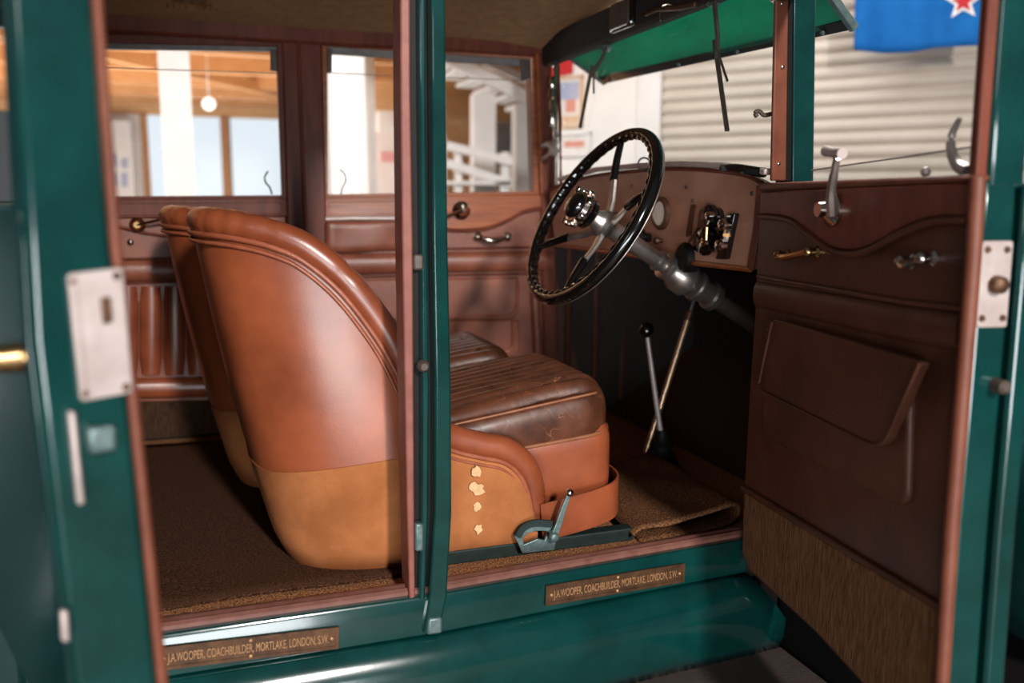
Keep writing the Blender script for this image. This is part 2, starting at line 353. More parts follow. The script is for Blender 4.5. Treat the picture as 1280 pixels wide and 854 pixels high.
part('pillar_bead', pillar_strip([(522, yt), (524, 120), (526, 300), (527, 480), (527, 640), (524, 745), (519, 790)], [(532, yt), (533, 120), (535, 300), (537, 480), (536, 640), (532, 745), (527, 795)], -.006, .02), M['green'], pil, bev=.004)
for (a, b, c, d) in ((517, 318, 530, 338), (519, 655, 530, 690)):
    q = pxs(near, [(a, d), (c, d), (c, b), (a, b)], -.008)
    part('striker_block', prism(q, (0, .02, 0)), M['black_metal'] if b < 400 else M['iron'], pil, bev=.004)
part('pillar_buffer', lathe(near(528, 457, -.004), (0, -1, 0), [(0, .011), (.012, .010), (.016, .006)], 12), M['black_metal'], pil)
part('pillar_foot', prism(pxs(near, [(534, 795), (553, 792), (553, 772), (536, 774)], -.022), (0, .02, 0)), M['iron'], pil, bev=.004)
# ---- front pillar on the near side
ytp = -140
fp = part('front_pillar', pillar_strip([(992, ytp), (993, 0), (991, 225), (986, 420), (981, 640)], [(1020, ytp), (1020, 0), (1017, 225), (1011, 420), (1006, 640)], -.012, -.004), M['green'], bev=.002)
part('pillar_core', pillar_strip([(999, ytp), (999, 0), (996, 226), (990, 640)], [(1016, ytp), (1016, 0), (1013, 226), (1006, 640)], -.003, .045), M['wood_dark'], fp)
part('pillar_trim', pillar_strip([(971, ytp), (970, 0), (965, 226)], [(987, ytp), (986, 0), (983, 226)], -.010, -.001), M['trim'], fp, bev=.003, label='brown leather covered trim strip')
part('pillar_rebate', pillar_strip([(985, ytp), (985, 0), (982, 226)], [(995, ytp), (994, 0), (992, 226)], -.006, .004), M['rubber'], fp)
for (x, y) in ((978, 84), (973, 205), (977, 5)): part('screw', lathe(near(x, y, -.011), (0, -1, 0), [(-.004, .004), (.003, .0035), (.004, .001)], 10), M['chrome'], fp)
lh = near(966, 142, .02)
part('catch_hook', tube(crom([lh, near(955, 144, .02), near(949, 139, .02), near(944, 141, .02), near(946, 146, .02)], 5), .0045, 8), M['black_metal'], fp)
# ---- far side: two closed doors with windows, a pillar between
OUT = np.array([0, .05, 0])
def fring(o, i, off, vec, m, name, parent, bev=.004): return part(name, ring(pxs(far, o, off), pxs(far, i, off), vec), m, parent, bev=bev)
def fpoly(P, off, th, m, name, parent, bev=.004, label=None, seg=2): return part(name, prism(pxs(far, P, off), (0, th, 0)), m, parent, bev=bev, label=label, seg=seg)
part('side_panel', prism([(-1.5, .70, .5), (0, .70, .5), (.75, far_y(.75)+.05, .5), (.75, far_y(.75)+.05, 1.31), (0, .70, 1.30), (-1.5, .70, 1.29)], (0, .02, 0)), M['green_dark'], smooth=False)
part('cantrail', sweep([(-1.5, .66, 1.79), (0, .66, 1.795), (.72, far_y(.72)+.01, 1.795)], rectp(.06, .06)), M['wood_dark'], bev=.01)
cp = part('center_pillar', prism(pxs(far, [(352, 40), (402, 42), (408, 246), (412, 560), (366, 560), (358, 247)], -.012), OUT), M['wood_dark'], bev=.006)
part('pillar_bead', tube(pxs(far, [(372, 44), (380, 250), (383, 300)], -.014), .006, 8), M['wood_dark'], cp)
d1 = fpoly([(404, 262), (676, 258), (690, 560), (412, 560)], 0., .045, M['leather_dark'], 'car_door', car)      # front passenger door
d1['label'] = 'closed front door on the far side of the cabin'
fring([(402, 47), (672, 66), (679, 246), (405, 247)], [(409, 58), (663, 74), (667, 239), (410, 243)], -.004, OUT, M['wood'], 'window_frame', d1)
part('window_pane', prism(pxs(far, [(408, 57), (664, 73), (668, 240), (409, 244)], .022), (0, .004, 0)), M['glass'], d1, smooth=False)
fpoly([(409, 58), (664, 74), (664, 83), (409, 67)], .006, .02, M['channel'], 'window_channel', d1, .002)
for q in ([(650, 74), (663, 75), (663, 97), (653, 101)], [(409, 60), (415, 61), (415, 90), (409, 90)]): fpoly(q, .0, .012, M['black_metal'], 'channel_clip', d1, .002)
part('strap_hook', tube(crom(pxs(far, [(426, 243), (428, 235), (432, 227), (431, 218), (425, 212)], -.006), 5), .0022, 6), M['black_metal'], d1)
wavy = [(404, 246), (676, 243), (678, 258)]+[tuple(p) for p in crom([(676, 259), (655, 264), (638, 273), (620, 281), (600, 286), (570, 287), (540, 282), (508, 274), (404, 274)], 5)]
fpoly(wavy, -.010, .03, M['wood'], 'garnish_panel', d1, .004, 'polished wood garnish panel with wavy lower edge')
part('garnish_bead', tube(pxs(far, [tuple(p) for p in crom([(678, 261), (655, 266), (638, 275), (620, 283), (600, 288), (570, 289), (540, 285), (508, 277)], 6)], -.012), .0035, 8), M['wood_dark'], d1)
fring([(407, 249), (505, 248), (505, 271), (407, 272)], [(411, 253), (501, 252), (501, 267), (411, 268)], -.015, (0, .008, 0), M['wood'], 'inset_moulding', d1, .002)
part('ledge', tube(pxs(far, [(407, 274), (440, 273), (508, 273)], -.014), .0075, 10), M['plate_silver'], d1, label='pale strip set as the highlight on the padded leather ledge')  # highlight of the leather-padded ledge put in as a pale metal tube
c = (far(408, 295)+far(520, 295))/2
part('padded_panel', rbox(far(464, 295, -.005), (.145, .018, .050), .017, (20, 4, 8), lambda p, n: p+np.array([0, -.003*math.sin(p[0]*31+1)*math.cos(p[2]*22), .003*math.sin(p[0]*24)])), M['leather_dark'], d1)
def froll(P, rz, ry, m, name, parent): return part(name, sweep(pxs(far, P, -.004), [(ry*math.cos(2*PI*i/14), rz*math.sin(2*PI*i/14)) for i in range(14)]), m, parent)
froll([(408, 331), (560, 328), (690, 326)], .034, .020, M['leather_dark'], 'padded_roll', d1)
for P in ([(406, 314), (560, 311), (692, 309)], [(406, 347), (560, 344), (692, 342)]): part('door_welt', tube(pxs(far, P, -.008), .0035, 8), M['wood_dark'], d1)
fpoly([tuple(p) for p in rpoly([(420, 350), (649, 347), (650, 399), (420, 403)], [3, 3, 16, 12])], -.014, .03, M['leather_dark'], 'door_pocket', d1, .007)
part('pocket_piping', tube(pxs(far, [tuple(p) for p in rpoly([(646, 350), (645, 394), (430, 399)], [0, 14, 0])], -.017), .0035, 8), M['piping'], d1)
fpoly([tuple(p) for p in rpoly([(420, 403), (649, 400), (652, 446), (422, 470)], [3, 3, 16, 12])], -.006, .02, M['leather_dark'], 'lower_pocket', d1, .007)
part('pocket_piping', tube(pxs(far, [tuple(p) for p in rpoly([(641, 402), (641, 440), (430, 462)], [0, 14, 0])], -.010), .005, 8), M['piping'], d1)
part('door_edge_pad', sweep(pxs(far, [(667, 346), (671, 420), (675, 520)], -.004), [(.016*math.cos(2*PI*i/12), .016*math.sin(2*PI*i/12)) for i in range(12)], ref=(0, 1, 0)), M['leather_dark'], d1)
e = far(576, 263, -.012)
cr = part('window_crank', lathe(e, (0, -1, 0), [(0, .030), (.006, .030), (.010, .024), (.018, .014), (.024, .012), (.03, .008)], 20), M['chrome'], d1)
part('crank_arm', tube([e+np.array([0, -.026, 0]), far(560, 270, -.045), far(545, 276, -.05)], .0055, 8), M['chrome'], d1)
hb = MB()
for x in (597, 634): hb.add(*ball(far(x, 296, -.022), .011)); hb.add(*lathe(far(x, 296, -.002), (0, -1, 0), [(0, .015), (.004, .015), (.008, .008), (.02, .007)], 14))
hb.add(*tube(crom([far(597, 296, -.024), far(606, 299, -.034), far(616, 301, -.038), far(626, 299, -.034), far(634, 296, -.024)], 5), .0065, 10, scale=[1, 1, 1, 1.1, 1.2, 1.25, 1.3, 1.3, 1.3, 1.3, 1.3, 1.3, 1.3, 1.25, 1.2, 1.1, 1, 1, 1, 1, 1]))
hb.build('pull_handle', M['chrome'], d1)
part('pane_edge', tube(pxs(far, [(408, 91), (500, 95), (666, 101)], .02), .0016, 6), M['plate_silver'], d1)
# rear door, far side
d2 = fpoly([(60, 270), (357, 268), (368, 500), (60, 504)], 0., .045, M['leather_dark'], 'car_door', car)
d2['label'] = 'closed rear door on the far side of the cabin'
fring([(40, 40), (353, 46), (361, 249), (40, 250)], [(60, 52), (346, 58), (353, 244), (60, 246)], -.004, OUT, M['wood_dark'], 'window_frame', d2)
part('window_pane', prism(pxs(far, [(58, 50), (347, 57), (354, 245), (58, 247)], .022), (0, .004, 0)), M['glass'], d2, smooth=False)
fpoly([(60, 52), (346, 58), (346, 64), (60, 60)], .006, .02, M['channel'], 'window_channel', d2, .002)
part('pane_edge', tube(pxs(far, [(60, 82), (347, 92)], .02), .0016, 6), M['plate_silver'], d2)
fpoly([(338, 62), (346, 62), (347, 89), (338, 88)], .0, .012, M['black_metal'], 'channel_clip', d2, .002)
part('strap_hook', tube(crom(pxs(far, [(340, 243), (337, 234), (332, 228), (331, 221), (335, 214)], -.006), 5), .0028, 6), M['black_metal'], d2)
fpoly([(40, 249), (358, 247), (360, 271), (40, 274)], -.010, .03, M['wood_dark'], 'garnish_panel', d2, .004)
fring([(60, 252), (354, 250), (356, 268), (60, 270)], [(60, 255), (350, 253), (352, 265), (60, 267)], -.014, (0, .006, 0), M['wood_dark'], 'inset_moulding', d2, .002)
part('garnish_bead', tube(pxs(far, [tuple(p) for p in crom([(120, 280), (150, 284), (180, 291), (215, 295), (260, 295), (355, 293)], 6)], -.010), .0045, 8), M['wood_dark'], d2)
e = far(172, 281, -.01)
part('window_crank', lathe(e, (0, -1, 0), [(0, .022), (.006, .022), (.01, .016), (.02, .012), (.03, .009)], 18), M['brass'], d2)
part('crank_arm', tube([e+np.array([0, -.026, 0]), far(195, 276, -.05), far(222, 270, -.055)], .0045, 8), M['chrome'], d2)
part('door_stud', lathe(far(163, 303, -.002), (0, -1, 0), [(0, .010), (.005, .009), (.009, .004)], 12), M['chrome'], d2)
froll([(60, 341), (250, 337), (362, 335)], .031, .016, M['leather_dark'], 'padded_roll', d2)
for P in ([(60, 326), (250, 322), (362, 320)], [(60, 356), (250, 352), (362, 350)]): part('door_welt', tube(pxs(far, P, -.006), .0035, 8), M['wood_dark'], d2)
fl = MB()
for k in range(9):
    x0 = 100+k*29.5
    p0 = far(x0, 358, .0); p1 = far(x0, 468, .0); w = (far(x0+29.5, 410)-far(x0, 410))[0]/2
    fl.add(*sweep([p0, p0*.8+p1*.2, p0*.2+p1*.8, p1], [(w*.97*math.cos(2*PI*i/14), .020*math.sin(2*PI*i/14)) for i in range(14)], ref=(0, 1, 0), scale=[.8, 1, 1, .8]))
fl.build('fluted_panel', M['leather'], d2)
froll([(60, 488), (250, 484), (362, 481)], .032, .020, M['leather'], 'padded_roll', d2)
part('kick_carpet', prism([far(40, 504, -.004), far(366, 500, -.004), (far(366, 500)[0], .646, FZ), (far(40, 504)[0], .646, FZ)], (0, .03, 0)), M['kick_shaded'], d2, smooth=False)
part('sill', prism([(-1.5, .65, .51), (0, .65, .51), (.75, far_y(.75), .51), (.75, far_y(.75), .60), (0, .65, .60), (-1.5, .65, .60)], (0, .05, 0)), M['green_dark'], smooth=False)
# ---- far front pillar, windscreen, header gear
fp2 = part('front_pillar', prism(pxs(far, [(669, 62), (690, 62), (694, 236), (700, 560), (682, 560), (676, 244)], -.012), (0, .06, 0)), M['wood_dark'], bev=.006)
part('pillar_bead', tube(pxs(far, [(671, 66), (677, 242)], -.014), .006, 8), M['wood'], fp2)
part('pillar_bead', tube(pxs(far, [(680, 66), (686, 242)], -.014), .004, 8), M['trim'], fp2)
WX = .735
part('windscreen_glass', prism([on(700, 232, 0, WX), on(960, 222, 0, WX), on(972, -90, 0, WX), on(694, 60, 0, WX)], (.005, 0, 0)), M['glass'], smooth=False)
rod = part('windscreen_frame', tube([on(695, 236, 0, WX-.01), on(694, 62, 0, WX-.01)], .007, 10), M['chrome'], label='bright metal windscreen side frame')
part('frame_rod', tube([on(701, 236, 0, WX), on(700, 150, 0, WX), on(697, 70, 0, WX)], .006, 8), M['wood_dark'], rod)
for (y0, y1, r) in ((72, 84, .014), (96, 112, .011), (112, 122, .015), (124, 160, .009)):
    a = on(690, y1, 0, WX-.02); b = on(690, y0, 0, WX-.02)
    part('hinge_barrel', lathe(a, b-a, [(0, r*.8), (.003, r), (np.linalg.norm(b-a)-.003, r), (np.linalg.norm(b-a), r*.8)], 14), M['chrome'], rod)
wn = MB()
wn.add(*tube(crom([on(695, 190, 0, WX-.03), on(688, 180, 0, WX-.035), on(678, 182, 0, WX-.035), on(669, 180, 0, WX-.035)], 5), .009, 10, scale=[1.3]*6+[1.1]*5+[.9]*5)); wn.add(*ball(on(692, 189, 0, WX-.03), .016))
wn.add(*tube([on(690, 191, 0, WX-.03), on(682, 196, 0, WX-.035), on(674, 202, 0, WX-.035)], .007, 8)); wn.add(*tube(crom([on(692, 188, 0, WX-.03), on(696, 175, 0, WX-.03), on(695, 165, 0, WX-.03)], 4), .007, 8))
wn.build('wing_nut', M['plate_silver'], rod)
part('windscreen_rail', sweep([on(x, y-4, 0, .705) for x, y in ((700, 228), (745, 216), (800, 211), (850, 209), (905, 211), (960, 219))], rectp(.018, .013)), M['plate_silver'], bev=.003, label='bright rail along the foot of the windscreen')
part('screen_catch', sweep([on(x, y, 0, .705) for x, y in ((903, 210), (925, 211), (955, 216))], rectp(.02, .02)), M['black'], bev=.005)
rg = on(805, 205, 0, .70)
part('screen_ring', tube([rg+.0155*np.array([.75*math.cos(2*PI*i/24), -.66*math.cos(2*PI*i/24), math.sin(2*PI*i/24)]) for i in range(24)], .0024, 8, closed=True, ref=(1, 0, 0)), M['black_metal'])
# wipers
def wiper(pivot, bt, bb, handle):
    P = lambda q, o=0.: on(q[0], q[1], 0, WX-.012-o)
    w = part('windscreen_wiper', sweep([P(bt, .004), P(((bt[0]+bb[0])/2, (bt[1]+bb[1])/2), .002), P(bb)], rectp(.006, .010), ref=(1, 0, 0)), M['black_metal'], bev=.001)
    part('wiper_arm', sweep([P(pivot, .02), P(handle, .016), P(((bt[0]*.8+bb[0]*.2), (bt[1]*.8+bb[1]*.2)), .008)], rectp(.010, .006), ref=(1, 0, 0)), M['black_metal'], w)
    part('wiper_pivot', lathe(P(pivot, .0), (-1, 0, 0), [(-.01, .012), (.012, .012), (.018, .006)], 12), M['iron'], w)
    part('wiper_link', tube([P((bt[0]+2, bt[1]+8), .012), P((bt[0]*.55+bb[0]*.45+9, bt[1]*.55+bb[1]*.45), .014)], .003, 6), M['black_metal'], w)
    return w
wiper((893, 2), (893, 50), (909, 164), (897, 44)); wiper((758, 60), (740, 82), (725, 160), (752, 74))
# rear-view mirror under the header
mc = on(778, 19, 0, .66)
mi = part('rear_view_mirror', rbox(mc, (.010, .062, .036), .009, (3, 10, 8)), M['black'], label='small black framed rear view mirror')
part('mirror_face', prism([mc+np.array([-.011, y, z]) for y, z in ((-.054, -.028), (.054, -.028), (.054, .028), (-.054, .028))], (.002, 0, 0)), M['black_metal'], mi, bev=.001)
part('mirror_stalk', tube([mc, mc+np.array([.04, 0, .05])], .006, 8), M['black_metal'], mi)
hk = part('header_clip', tube(crom([on(826, 26, 0, .69), on(825, 15, 0, .69), on(828, 8, 0, .69), on(836, 5, 0, .69), on(843, 8, 0, .69)], 5), .003, 8), M['chrome'])
part('header_latch', sweep([on(808, 18, 0, .69), on(822, 12, 0, .69), on(850, 10, 0, .69), on(870, 5, 0, .69)], rectp(.012, .012)), M['bronze'], bev=.003)
# outside sun visor
vz = [(.765, -.60, 1.80), (.765, .60, 1.80)]
a0, a1 = on(757, 104, 0, .93), on(1068, 36, 0, .93); b0, b1 = np.array([.76, .61, 1.80]), np.array([.76, -.62, 1.80])
nv = unit(np.cross(a1-a0, b0-a0)); nv = nv if nv[2] > 0 else -nv
vis = part('sun_visor', prism([b0, b1, a1, a0], nv*.003), M['green_cloth'], bev=.001, label='green outside sun visor above the windscreen')
g = .13
part('visor_edge', prism([a0-nv*.002, a1-nv*.002, a1+(b1-a1)*g-nv*.002, a0+(b0-a0)*g*1.3-nv*.002], nv*.016), M['rubber'], vis, bev=.002)
for q in (.07, .42, .66, .93): part('visor_bolt', lathe(a0+(a1-a0)*q+(b0-a0)*g*.5-nv*.002, -nv, [(0, .006), (.004, .005), (.006, .002)], 10), M['iron'], vis)
for q0, q1 in ((a0, b0), (a1, b1)): part('visor_arm', sweep([q0, q0+(q1-q0)*.5, q1], rectp(.014, .018)), M['iron'], vis, bev=.002)
# ---- scuttle, firewall, toe board
part('scuttle', ([(x, (near_y(.72)-.01+.10*(x-.72)/.6)*math.cos(t)+.0*t if 0 else -(.65-.10*(x-.72)/.6)*math.cos(t)-.025, (1.315 if 0 < t < PI else .5)*1+ (.055*math.sin(t) if 0 < t < PI else .0)) for x in (.745, 1.0, 1.32) for t in [0]+[PI*i/12 for i in range(1, 12)]+[PI]],
     [(i*13+j, (i+1)*13+j, (i+1)*13+j+1, i*13+j+1) for i in range(2) for j in range(12)]), M['green_dark'])
for sg in (-1, 1):
    ys = lambda x: (near_y(x)-.012 if sg < 0 else far_y(x)+.055)
    part('scuttle_side', prism([(.74, ys(.70), .50), (1.32, ys(1.0), .50), (1.32, ys(1.0), 1.325), (.74, ys(.70), 1.325)], (0, .02*-sg, 0)), M['green_dark'], smooth=False)
part('bonnet', rbox((1.87, -.01, .93), (.54, .50, .37), .16, (14, 12, 10), lambda p, n: np.array([p[0], p[1]*(1-.28*(p[0]+.54)/1.08), p[2]])), M['green_dark'])
part('firewall', box(1.25, 1.29, -.56, .55, .55, 1.34), M['dark'], smooth=False)
part('toe_board', prism([(.95, -.60, .575), (.95, .58, .575), (1.25, .56, .80), (1.25, -.58, .80)], (.02, 0, -.02)), M['mat'], smooth=False)
kp = part('kick_panel', prism([(.72, far_y(.72)-.008, .585), (1.25, far_y(1.2)-.008, .585), (1.25, far_y(1.2)-.008, 1.33), (.72, far_y(.72)-.008, 1.33)], (0, .03, 0)), M['leather_door'], smooth=False)
part('kick_panel', prism([(.745, near_y(.745)+.03, .585), (1.25, near_y(1.2)+.03, .585), (1.25, near_y(1.2)+.03, 1.33), (.745, near_y(.745)+.03, 1.33)], (0, -.03, 0)), M['leather_door'], smooth=False)
part('splash_guard', box(.74, 1.6, -.62, -.59, .02, .575), M['undercoat'], smooth=False)
part('wing_liner', prism([(.80, -.63, .50), (.80, -1.10, .36), (.80, -1.10, .02), (.80, -.63, .02)], (.8, 0, 0)), M['undercoat'], smooth=False)
part('front_wing', rbox((1.55, -.90, .66), (.52, .27, .22), .14, (14, 10, 8)), M['green_dark'])
part('scuttle_lining', ([(x, -(.635-.10*(x-.72)/.6)*math.cos(t)-.025, (1.30 if 0 < t < PI else .52)+(.05*math.sin(t) if 0 < t < PI else 0)) for x in (.745, 1.0, 1.27) for t in [PI*i/12 for i in range(13)]],
     [(i*13+j, (i+1)*13+j, (i+1)*13+j+1, i*13+j+1) for i in range(2) for j in range(12)]), M['dark'])
fz = MB()
for k, x in enumerate((.80, .90, 1.0, 1.1)): fz.add(*tube([(x, far_y(x)-.014, .62), (x, far_y(x)-.014, 1.28)], .012, 8))
fz.build('kick_rib', M['leather_door'], kp)
# ---- dashboard
DX = .715
top = [tuple(p) for p in crom([(686, 240), (700, 231), (740, 220), (790, 214), (840, 211), (890, 213), (930, 219), (953, 229)], 5)]
dash = part('dashboard', prism([on(x, y, 0, DX) for x, y in top+[(940, 337), (815, 322), (693, 305)]], (.028, 0, 0)), M['dash'], bev=.005, label='brown curved dashboard panel')
part('dash_beading', tube([on(x, y, 0, DX-.002) for x, y in top], .005, 8), M['wood_dark'], dash)
part('dash_end_strip', sweep([on(951, 232, 0, DX-.004), on(946, 290, 0, DX-.004), on(938, 337, 0, DX-.004)], rectp(.022, .008), ref=(1, 0, 0)), M['trim'], dash, bev=.003)
part('dash_lower_lip', tube([on(x, y, 0, DX-.002) for x, y in ((693, 306), (815, 323), (938, 337))], .006, 8), M['wood'], dash)
for (x, y) in ((828, 267), (771, 284)):
    c0 = on(x, y, 0, DX)
    gg = part('gauge', lathe(c0, (-1, 0, 0), [(0, .041), (.008, .041), (.012, .037), (.012, .031), (.008, .030)], 28), M['bronze'], dash)
    part('gauge_face', lathe(c0, (-1, 0, 0), [(.003, .030), (.0085, .030)], 28), M['dial'], dash, label='pale gauge dial')
sl = [(867, 255), (869, 258), (863, 294), (858, 296), (857, 293), (863, 257)]
part('dash_slot', prism([on(x, y, 0, DX-.003) for x, y in sl], (.006, 0, 0)), M['leather_door'], dash)
sw = [tuple(p) for p in rpoly([(880, 260), (903, 258), (907, 275), (900, 315), (878, 318), (870, 308), (876, 290)], [8, 8, 6, 9, 9, 6, 4])]
sb = part('switch_panel', prism([on(x, y, 0, DX) for x, y in sw], (-.012, 0, 0)), M['black'], dash, bev=.003)
for (x, y, r, m) in ((890, 270, .026, 'black'), (884, 302, .032, 'black')):
    part('switch_dial', lathe(on(x, y, 0, DX-.012), (-1, 0, 0), [(0, r), (.010, r), (.016, r*.8), (.018, r*.3)], 22), M[m], dash)
part('switch_lever', tube([on(884, 284, 0, DX-.036), on(883, 300, 0, DX-.036)], .0045, 8), M['brass'], dash)
part('switch_knob', lathe(on(890, 270, 0, DX-.028), (-1, 0, 0), [(0, .010), (.012, .010), (.015, .006)], 14), M['chrome'], dash)
part('switch_knob', lathe(on(882, 303, 0, DX-.028), (-1, 0, 0), [(0, .011), (.008, .010), (.011, .004)], 14), M['brass'], dash)
part('dash_pull_rod', tube([on(873, 286, 0, DX-.01), on(862, 302, 0, DX-.05)], .004, 8), M['bronze'], dash)
fs = part('fuse_strip', prism([on(x, y, 0, DX) for x, y in ((916, 267), (925, 267), (913, 324), (901, 324))], (-.014, 0, 0)), M['black'], dash, bev=.002)
for (x, y, r) in ((911, 281, .013), (907, 307, .013)): part('fuse_knob', lathe(on(x, y, 0, DX-.014), (-1, 0, 0), [(0, r*.6), (.008, r*.6), (.012, r), (.02, r), (.024, r*.6)], 16), M['chrome'], dash)
part('fuse_bar', prism([on(x, y, 0, DX-.016) for x, y in ((906, 292), (914, 292), (914, 296), (906, 296))], (-.004, 0, 0)), M['brass'], dash)
for (x, y) in ((858, 234), (790, 233), (822, 242), (940, 242), (866, 251)): part('screw', lathe(on(x, y, 0, DX), (-1, 0, 0), [(0, .005), (.003, .004)], 10), M['black_metal'], dash)
part('dash_knob', lathe(on(812, 297, 0, DX), (-1, 0, 0), [(0, .012), (.02, .012), (.024, .026), (.045, .026), (.05, .018)], 18), M['black'], dash)
part('dash_knob', lathe(on(828, 301, 0, DX), (-1, 0, 0), [(0, .006), (.012, .006), (.014, .010), (.022, .008)], 12), M['bronze'], dash)
# ---- steering wheel and column
WC = np.array([.475, -.302, 1.27]); tl, rt = .524, .067
wnn = np.array([-math.cos(tl)*math.cos(rt), -math.cos(tl)*math.sin(rt), math.sin(tl)])
wu = unit(np.cross(wnn, (0, 0, 1))); wv = np.cross(wnn, wu)          # wv points down the wheel
if wv[2] > 0: wv = -wv
def wp(ang, r, k=0.): return WC+r*(math.cos(ang)*wu+math.sin(ang)*wv)-wnn*k
RR, rr = .2155, .0138
V = []; Fc = []; N, K = 192, 14
for i in range(N):
    th = 2*PI*i/N; er = math.cos(th)*wu+math.sin(th)*wv
    for j in range(K):
        ph = 2*PI*j/K; ca = math.cos(ph); sa = math.sin(ph); r_ = rr
        r_ *= 1-.28*max(0, -ca*.8-.1*sa)*(.5+.5*math.cos(48*th))
        V.append(WC+er*(RR+r_*ca)+wnn*(r_*1.05*sa))
for i in range(N):
    for j in range(K): Fc.append((i*K+j, i*K+(j+1) % K, ((i+1) % N)*K+(j+1) % K, ((i+1) % N)*K+j))
stw = part('steering_wheel', (V, Fc), M['black'], label='black rimmed steering wheel with metal spokes')
part('rim_band', tube([wp(2*PI*i/96, RR+rr*.55, rr*.85) for i in range(96)], .0018, 6, closed=True, ref=tuple(wnn)), M['alloy'], stw)
part('finger_grip', tube([wp(2*PI*i/288, RR-.0105, -.0075) for i in range(288)], .0058, 8, closed=True, scale=[1+.28*math.cos(2*PI*i/6) for i in range(288)], ref=tuple(wnn)), M['black'], stw)
def ang_of(x, y):
    P = on(x, y, wnn, WC@wnn)-WC
    return math.atan2(P@wv, P@wu)
for (x, y) in ((778, 172), (822, 232), (704, 374), (668, 312)):
    a = ang_of(x, y)
    part('spoke', sweep([wp(a, .02, .042), wp(a, .06, .036), wp(a, .115, .018)], [(-.011, -.005), (.011, -.005), (.008, .005), (-.008, .005)], ref=tuple(wnn), scale=[1.15, 1., .85]), M['alloy'], stw, bev=.002)
    part('spoke_sleeve', sweep([wp(a, .108, .020), wp(a, .16, .008), wp(a, .212, .0)], circ(.0085, 10), ref=tuple(wnn), scale=[1.15, 1.1, .9]), M['black'], stw)
hubc = WC-wnn*.045
part('wheel_hub', lathe(hubc, wnn, [(-.012, .026), (0, .034), (.010, .034), (.016, .028), (.022, .028), (.03, .022), (.045, .020)], 24), M['alloy'], stw)
part('control_ring', lathe(hubc, wnn, [(.045, .030), (.05, .036), (.060, .037), (.064, .030)], 24), M['black'], stw)
part('quadrant_ring', lathe(hubc, wnn, [(.070, .026), (.071, .046), (.075, .047), (.077, .040), (.088, .038), (.09, .034)], 28), M['chrome'], stw)
part('horn_button', lathe(hubc, wnn, [(.088, .031), (.098, .031), (.104, .026), (.108, .015), (.109, .002)], 24), M['black'], stw)
tb = MB()
for k in range(8):
    a = 2*PI*k/8+.3; q = wp(a, .044, -.032); tb.add(*lathe(q, wnn, [(-.004, .006), (.004, .007), (.010, .005)], 10))
tb.build('quadrant_lug', M['chrome'], stw)
for a0_, L in ((ang_of(735, 238), .075), (ang_of(712, 290), .05)):
    part('control_lever', tube([wp(a0_, .03, -.02), wp(a0_, L*.7, -.024), wp(a0_, L, -.03)], .0045, 8), M['chrome'], stw); part('lever_knob', ball(wp(a0_, L+.004, -.031), .009), M['chrome'], stw)
col = part('steering_column', lathe(hubc, -wnn, [(0, .024), (.02, .021), (.16, .0205), (.165, .026), (.172, .026), (.176, .021), (.20, .021)], 22), M['alloy'], label='dull metal steering column')
part('column_collar', lathe(hubc, -wnn, [(.185, .026), (.188, .033), (.200, .034), (.204, .030), (.215, .032), (.23, .043), (.262, .044), (.27, .036), (.29, .034), (.294, .038), (.302, .038), (.306, .03), (.34, .030), (.345, .036), (.36, .036), (.37, .024)], 24), M['alloy'], col)
part('column_shaft', lathe(hubc, -wnn, [(.36, .022), (.78, .022)], 14), M['black_metal'], col)
part('column_bracket', lathe(np.array(on(858, 322, 0, DX-.002)), (-1, 0, 0), [(-.02, .036), (.006, .036), (.014, .030), (.016, .02)], 20), M['rubber'], dash)
# ---- gear lever and hand brake
gb = np.array([.80, -.085, FZ]); gk = on(808, 413, 1, -.075)
gl = part('gear_lever', tube([gb+np.array([0, 0, .07]), gb*.45+gk*.55+np.array([0, 0, .03]), gk], .0065, 12, scale=[1.25, 1.05, .9]), M['plate_silver'], label='bright gear lever with black ball knob')
part('knob', ball(gk, .021, 20), M['black'], gl)
part('boot', lathe(gb, (0, 0, 1), [(0, .046), (.012, .047), (.02, .036), (.034, .038), (.044, .030), (.058, .031), (.068, .022), (.08, .018), (.10, .014)], 22), M['rubber'], gl)
bb = np.array([.775, -.03, FZ]); bt = on(862, 392, 1, -.03)
hbk = part('hand_brake', tube([bb, bb*.5+bt*.5, bt], .0085, 12), M['lever'], label='tall tarnished hand brake lever')
part('brake_release', tube([bt, bt+unit(bt-bb)*.05], .004, 8), M['black_metal'], hbk); part('brake_collar', lathe(bt-unit(bt-bb)*.02, bt-bb, [(0, .011), (.025, .011), (.028, .006)], 12), M['bronze'], hbk)
# ---- open front door (hinged at the front pillar, swung out toward the viewer)
A = math.radians(79); fd = np.array([-math.cos(A), -math.sin(A), 0]); fm = np.array([-math.sin(A), math.cos(A), 0]); FH = near(948, 232)
def fdp(x, y, o=0.): return on(x, y, fm, FH@fm+o)
def fpan(P, o, th, m, name, parent, bev=.004, label=None, seg=2): return part(name, prism([fdp(x, y, o) for x, y in P], -fm*th), m, parent, bev=bev, label=label, seg=seg)
lin_out = [(950, 231), (1219, 221), (1213, 330), (1200, 480), (1186, 650), (1174, 860), (1170, 930), (1100, 880), (1020, 792), (937, 715), (926, 690), (930, 610), (936, 500), (944, 380)]
fdoor = fpan(lin_out, 0., .035, M['leather_door'], 'car_door', car, .004); fdoor['label'] = 'open front door with dark brown leather lining'
fpan([(949, 229), (1217, 218), (1217, 226), (949, 239)], .010, .04, M['trim'], 'garnish_rail', fdoor, .004)
wav = [(950, 240), (1213, 228), (1211, 272)]+[tuple(p) for p in crom([(1205, 271), (1165, 272), (1125, 287), (1090, 306), (1062, 313), (1035, 307), (1010, 290), (985, 272), (950, 268)], 5)]
fpan(wav, .006, .02, M['wood_dark'], 'garnish_panel', fdoor, .003)
